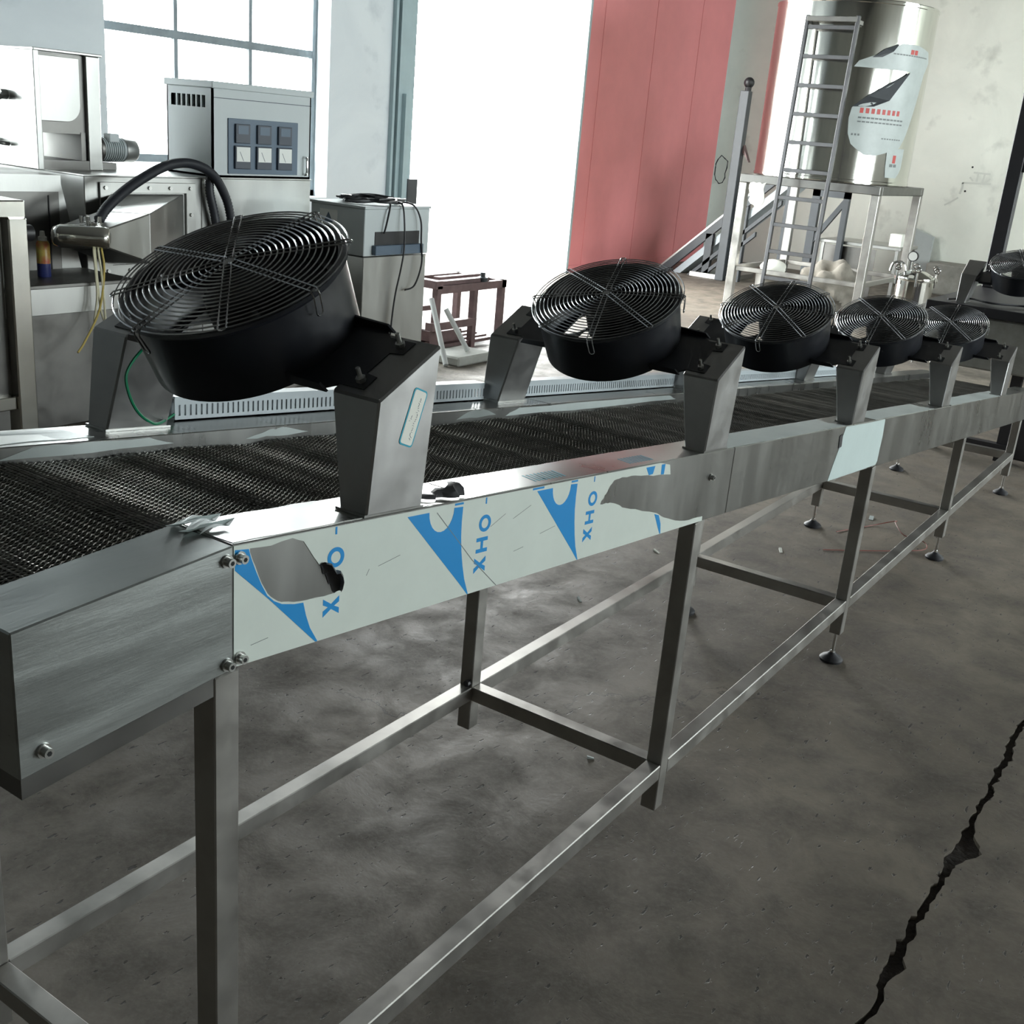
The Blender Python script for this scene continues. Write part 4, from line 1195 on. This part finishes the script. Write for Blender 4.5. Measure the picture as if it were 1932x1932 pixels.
MB().bar((13.54, 4.15, .62), (13.54, 3.75, 1.22), .06, .06).build('brace', 'blue_grey_paint', ic)
MB().box(13.5, 13.58, 3.72, 4.2, 1.22, 1.30).build('tie_beam', 'blue_grey_paint', ic)
MB().box(13.45, 14.3, 5.15, 5.75, .0, .06).build('base_frame', 'steel', ic)
pb = thing('ball_topped_post', 'grey square post with a dark ball on top, left of the tank', 'post', (13.5, 5.26, 0))
MB().box(13.36, 13.48, 5.21, 5.33, 0, 2.42).build('post', 'blue_grey_paint', pb, bevel=.006)
MB().cyl((13.42, 5.25, 2.42), (13.42, 5.25, 2.47), .04, n=12).build('neck', 'black_plastic', pb)
MB().sphere((13.42, 5.25, 2.52), .068).build('ball', 'black_plastic', pb, smooth=True)
MB().hexa([(13.42, 5.16, 1.62), (13.5, 5.16, 1.62), (13.5, 5.21, 1.66), (13.42, 5.21, 1.66), (13.42, 5.11, 1.55), (13.5, 5.11, 1.55), (13.5, 5.21, 1.76), (13.42, 5.21, 1.76)]).build('cleat', 'rust_frame', pb)

# steel table and things under the tank
tb = thing('steel_table', 'steel work table with a sheet front behind the tank stand', 'table', (14.0, 3.5, 0))
MB().box(13.6, 14.4, 3.0, 4.05, .66, .70).build('table_top', 'steel', tb, bevel=.004)
for x in (13.63, 14.36):
    for y in (3.04, 4.0):
        MB().box(x - .02, x + .02, y - .02, y + .02, 0, .66).build('leg', 'steel', tb)
MB().box(13.62, 13.625, 3.3, 4.0, .04, .64).build('front_sheet', 'steel_dark', tb)
tag(MB().box(13.68, 13.82, 3.02, 3.18, .70, .86).build('junction_box', 'paper', None, bevel=.01), 'small white box standing on the steel table', 'box')
bgp = MB().sphere((12.15, 3.30, .24), .30, 48, 30, 1.0)
def crumple(x, y, z):
    k = .035 * math.sin(17 * y + 9 * z) * math.sin(14 * x + 3) + .022 * math.sin(31 * y - 23 * z + 2) + .02 * math.sin(27 * x + 19 * y)
    d = Vector((x - 12.15, y - 3.30, z - .24)); d.normalize()
    sag = 1.35 if y > 3.3 else 1.1
    return (x + d.x * k, 3.30 + (y - 3.30) * sag + d.y * k, max(.004, z + d.z * k * 1.5))
bgp.v = [crumple(*q) for q in bgp.v]
tag(bgp.build('cloth_sack', 'cloth', None, smooth=True), 'slumped beige cloth sack under the tank', 'sack')
tag(MB().lathe([(.001, 0), (.17, 0), (.19, .36), (.196, .37), (.18, .37), (.165, .02), (.001, .015)], (11.70, 3.88, 0), 28).build('steel_bucket', 'steel', None, smooth=True), 'steel bucket under the left side of the tank stand', 'bucket')
rg2 = MB().sphere((11.70, 3.88, .44), .16, 18, 10, .5)
rg2.v = [(x + .02 * math.sin(19 * y), y + .03 * math.sin(21 * x), max(.372, z + .015 * math.sin(23 * x + 17 * y))) for x, y, z in rg2.v]
tag(rg2.build('white_cloth', 'paper', None, smooth=True), 'crumpled white cloth lying on the bucket', 'cloth')

# pressure vessel
pv = thing('pressure_vessel', 'polished steel pressure vessel with gauge and clamp screws on its lid', 'vessel', (9.5, 1.70, 0))
vx, vy = 9.5, 1.70
MB().lathe([(.001, .16), (.12, .17), (.155, .21), (.16, .26), (.16, .72), (.001, .72)], (vx, vy, 0), 36).build('shell', 'steel_polished', pv, smooth=True)
MB().lathe([(.001, .72), (.185, .72), (.188, .735), (.185, .75), (.15, .765), (.08, .80), (.001, .805)], (vx, vy, 0), 36).build('lid', 'steel_polished', pv, smooth=True)
for k in range(6):
    a = 2 * PI * k / 6 + .3
    x, y = vx + .19 * math.cos(a), vy + .19 * math.sin(a)
    b = MB().cyl((x, y, .68), (x, y, .80), .010, n=8).build('clamp_bolt', 'chrome', pv, smooth=True)
    MB().tube([(x, y + .022 * math.cos(2 * PI * i / 14), .825 + .022 * math.sin(2 * PI * i / 14)) for i in range(14)], .007, n=6, closed=True).build('eye_nut', 'chrome', b, smooth=True)
MB().cyl((vx - .02, vy + .05, .79), (vx - .02, vy + .05, .88), .008, n=8).build('gauge_stem', 'chrome', pv, smooth=True)
gd = MB().cyl((vx - .035, vy + .05, .925), (vx - .005, vy + .05, .925), .045, n=24).build('gauge', 'black_plastic', pv, smooth=True)
MB().cyl((vx - .037, vy + .05, .925), (vx - .035, vy + .05, .925), .038, n=24).build('gauge_face', 'gauge_face', gd)
MB().tube(spline([(vx - .02, vy + .10, .79), (vx - .03, vy + .13, .86), (vx - .05, vy + .2, .85), (vx - .05, vy + .22, .78)]), .012, n=8).build('inlet_pipe', 'chrome', pv, smooth=True)
for k in range(3):
    a = 2 * PI * k / 3 + .4
    MB().cyl((vx + .12 * math.cos(a), vy + .12 * math.sin(a), 0), (vx + .12 * math.cos(a), vy + .12 * math.sin(a), .22), .014, n=8).build('leg', 'chrome', pv, smooth=True)
MB().cyl((vx - .16, vy + .05, .50), (vx - .24, vy + .07, .50), .03, n=12).build('side_port', 'chrome', pv, smooth=True)
for dx in (-.26,):
    MB().tube([(vx + dx, vy + .07 + .04 * math.cos(2 * PI * i / 14), .50 + .04 * math.sin(2 * PI * i / 14)) for i in range(14)], .007, n=6, closed=True).build('hand_wheel', 'chrome', pv, smooth=True)
# grey panel standing against the end wall
tag(MB().hexa([(15.95, 3.22, 0), (15.95, 3.56, 0), (16.0, 3.56, 0), (16.0, 3.22, 0), (16.2, 3.27, .74), (16.2, 3.58, .84), (16.25, 3.58, .84), (16.25, 3.27, .74)]).build('leaning_board', 'board_grey'), 'grey board leaning against the end wall behind the pressure vessel', 'board')
# half-round sheet behind it
tag(MB().box(15.6, 16.2, 2.55, 3.15, 0, .42).build('crate', 'stone_block', None, bevel=.02), 'low grey crate against the end wall right of the pressure vessel', 'crate')
# bundle of wire hanging on the end wall
wb = MB()
pts = []
for i in range(60):
    a = i * .42; pts.append((16.24 - .02 * (i % 3), 6.74 + .10 * math.cos(a) + .01 * math.sin(i * 1.7), 1.38 + .21 * math.sin(a) + .015 * math.cos(i * 2.1)))
tag(wb.tube(pts, .006, n=5).build('wire_coil', 'cable', None, smooth=True), 'thin coil of dark wire hanging on the end wall by the red gate', 'wire')

# painted character and fixing holes on the end wall
def mark(pts, w, parent=wall_right):
    for (ya, za), (yb, zb) in zip(pts[:-1], pts[1:]):
        MB().bar((16.2985, ya, za), (16.2985, yb, zb), w, .002, up=(1, 0, 0)).build('painted_stroke', 'wall_paint_mark', parent)
mark([(2.93, 1.665), (2.70, 1.66)], .026)
mark([(2.865, 1.655), (2.865, 1.545)], .026); mark([(2.775, 1.655), (2.79, 1.535)], .026)
mark([(2.97, 1.60), (2.915, 1.55)], .024); mark([(2.69, 1.60), (2.74, 1.55)], .024)
mark([(3.06, 1.515), (2.67, 1.53)], .026)
mark([(3.05, 1.515), (3.04, 1.46), (3.06, 1.36)], .030); mark([(3.07, 1.31), (3.16, 1.24), (3.24, 1.19)], .024)
for y, z in ((2.96, 1.735), (2.995, 1.405), (2.42, 1.755), (3.86, 1.32)):
    MB().cyl((16.302, y, z), (16.297, y, z), .014, n=12).build('fixing_hole', 'hole_black', wall_right)

# ------------------------------------------------------------------ right edge: next machine with a sixth fan
m2 = thing('transfer_conveyor', 'dark raised conveyor deck with rough grey side at the right edge', 'conveyor', (6.6, .3, 0))
MB().box(5.92, 8.6, -.25, .70, .90, .955).build('deck', 'black_iron', m2, bevel=.004)
MB().box(5.95, 8.6, -.22, .80, .60, .895).build('side_body', 'stone_block', m2, bevel=.01)
MB().box(6.35, 8.4, -.15, .12, .03, .60).build('dark_base', 'black_iron', m2, bevel=.01)
for y in (.16, .62):
    MB().box(6.35, 6.41, y, y + .06, 0, .60).build('leg', 'black_iron', m2)
    MB().box(8.3, 8.36, y, y + .06, 0, .60).build('leg', 'black_iron', m2)
MB().box(6.33, 6.39, .12, .68, .05, .11).build('cross_bar', 'black_iron', m2)
f6 = make_fan((6.05, .245, 1.208), .40, 20, 'black axial fan cut by the right edge of the picture, on the raised deck')
b6 = thing('fan_bracket', 'steel bracket on the raised deck left of the fan at the right edge', 'bracket', (6.0, .555, .955), 'far fan brackets', (0, 0, 0))
for n, me in zip(('bracket_body', 'base_flange'), BC[('body', 1)]): link(n, me, b6)
bp_ = thing('black_post', 'tall black steel post with a crossbar at the right edge', 'post', (7.2, .62, .955))
MB().box(7.16, 7.24, .575, .665, .955, 2.35).build('upright', 'black_iron', bp_, bevel=.005)
MB().box(7.17, 7.23, -.6, .575, 1.70, 1.77).build('crossbar', 'black_iron', bp_, bevel=.004)
for k in range(3):
    MB().cyl((7.16, .60 + .03 * k, 2.30), (7.10, .60 + .03 * k, 2.30), .012, n=8).build('bolt', 'bolt', bp_)
tag(MB().tube(spline([(6.0, .60, .965), (6.1, .50, .975), (6.02, .36, .975), (6.15, .2, .97), (6.0, .05, .975)]), .006, n=6).build('deck_cable', 'cable', None, smooth=True), 'black cable lying on the raised deck at the right edge', 'cable')

# ------------------------------------------------------------------ small things on the floor
tag(MB().lathe([(.0055, 0), (.0115, 0), (.0115, .002), (.0055, .002)], (1.885, -.668, -.0125), 20, closed=True).build('washer', 'bolt'), 'small steel washer lying in the chipped floor joint', 'washer')
tag(MB().tube(spline([(3.90, .44, .004), (4.03, .30, .004), (4.16, .17, .005), (4.27, .085, .006), (4.36, .11, .012), (4.33, .20, .03), (4.42, .27, .05), (4.50, .29, .035), (4.44, .38, .004), (4.2, .48, .004)], 8), .0022, n=6).build('red_wire', 'wire_red', None, smooth=True), 'thin red wire lying in a loop on the floor under the conveyor', 'wire')
for i, (x, y, w_, l_, a, mt, lb) in enumerate(((3.74, .58, .012, .045, .5, 'paper', 'white scrap lying on the floor near the second far foot'),
        (3.30, .98, .009, .035, 1.2, 'paper', 'white butt lying on the floor left of the second near leg'),
        (4.55, .42, .02, .05, .2, 'film_grey', 'pale flake on the floor between the far feet'),
        (2.6, .95, .008, .03, .9, 'film_grey', 'tiny pale scrap on the floor behind the far bar'),
        (1.64, .33, .006, .02, 2.2, 'film_grey', 'tiny pale scrap on the floor between the first cross bars'))):
    c, s = math.cos(a), math.sin(a)
    m = MB().box(-l_ / 2, l_ / 2, -w_ / 2, w_ / 2, 0.0005, .006)
    m.v = [(x + p * c - q * s, y + p * s + q * c, z * (1 + .6 * math.sin(p * 90))) for p, q, z in m.v]
    tag(m.build('floor_scrap', mt), lb, 'scrap', 'scraps on the floor')
tag(MB().hexa([(5.95, 1.0, 0), (6.12, .98, 0), (6.14, 1.16, 0), (5.97, 1.18, 0), (5.98, 1.02, .13), (6.10, 1.01, .14), (6.11, 1.13, .12), (5.99, 1.14, .13)]).build('dark_block', 'black_iron', None, bevel=.015), 'dark block on the floor beyond the far feet', 'block')
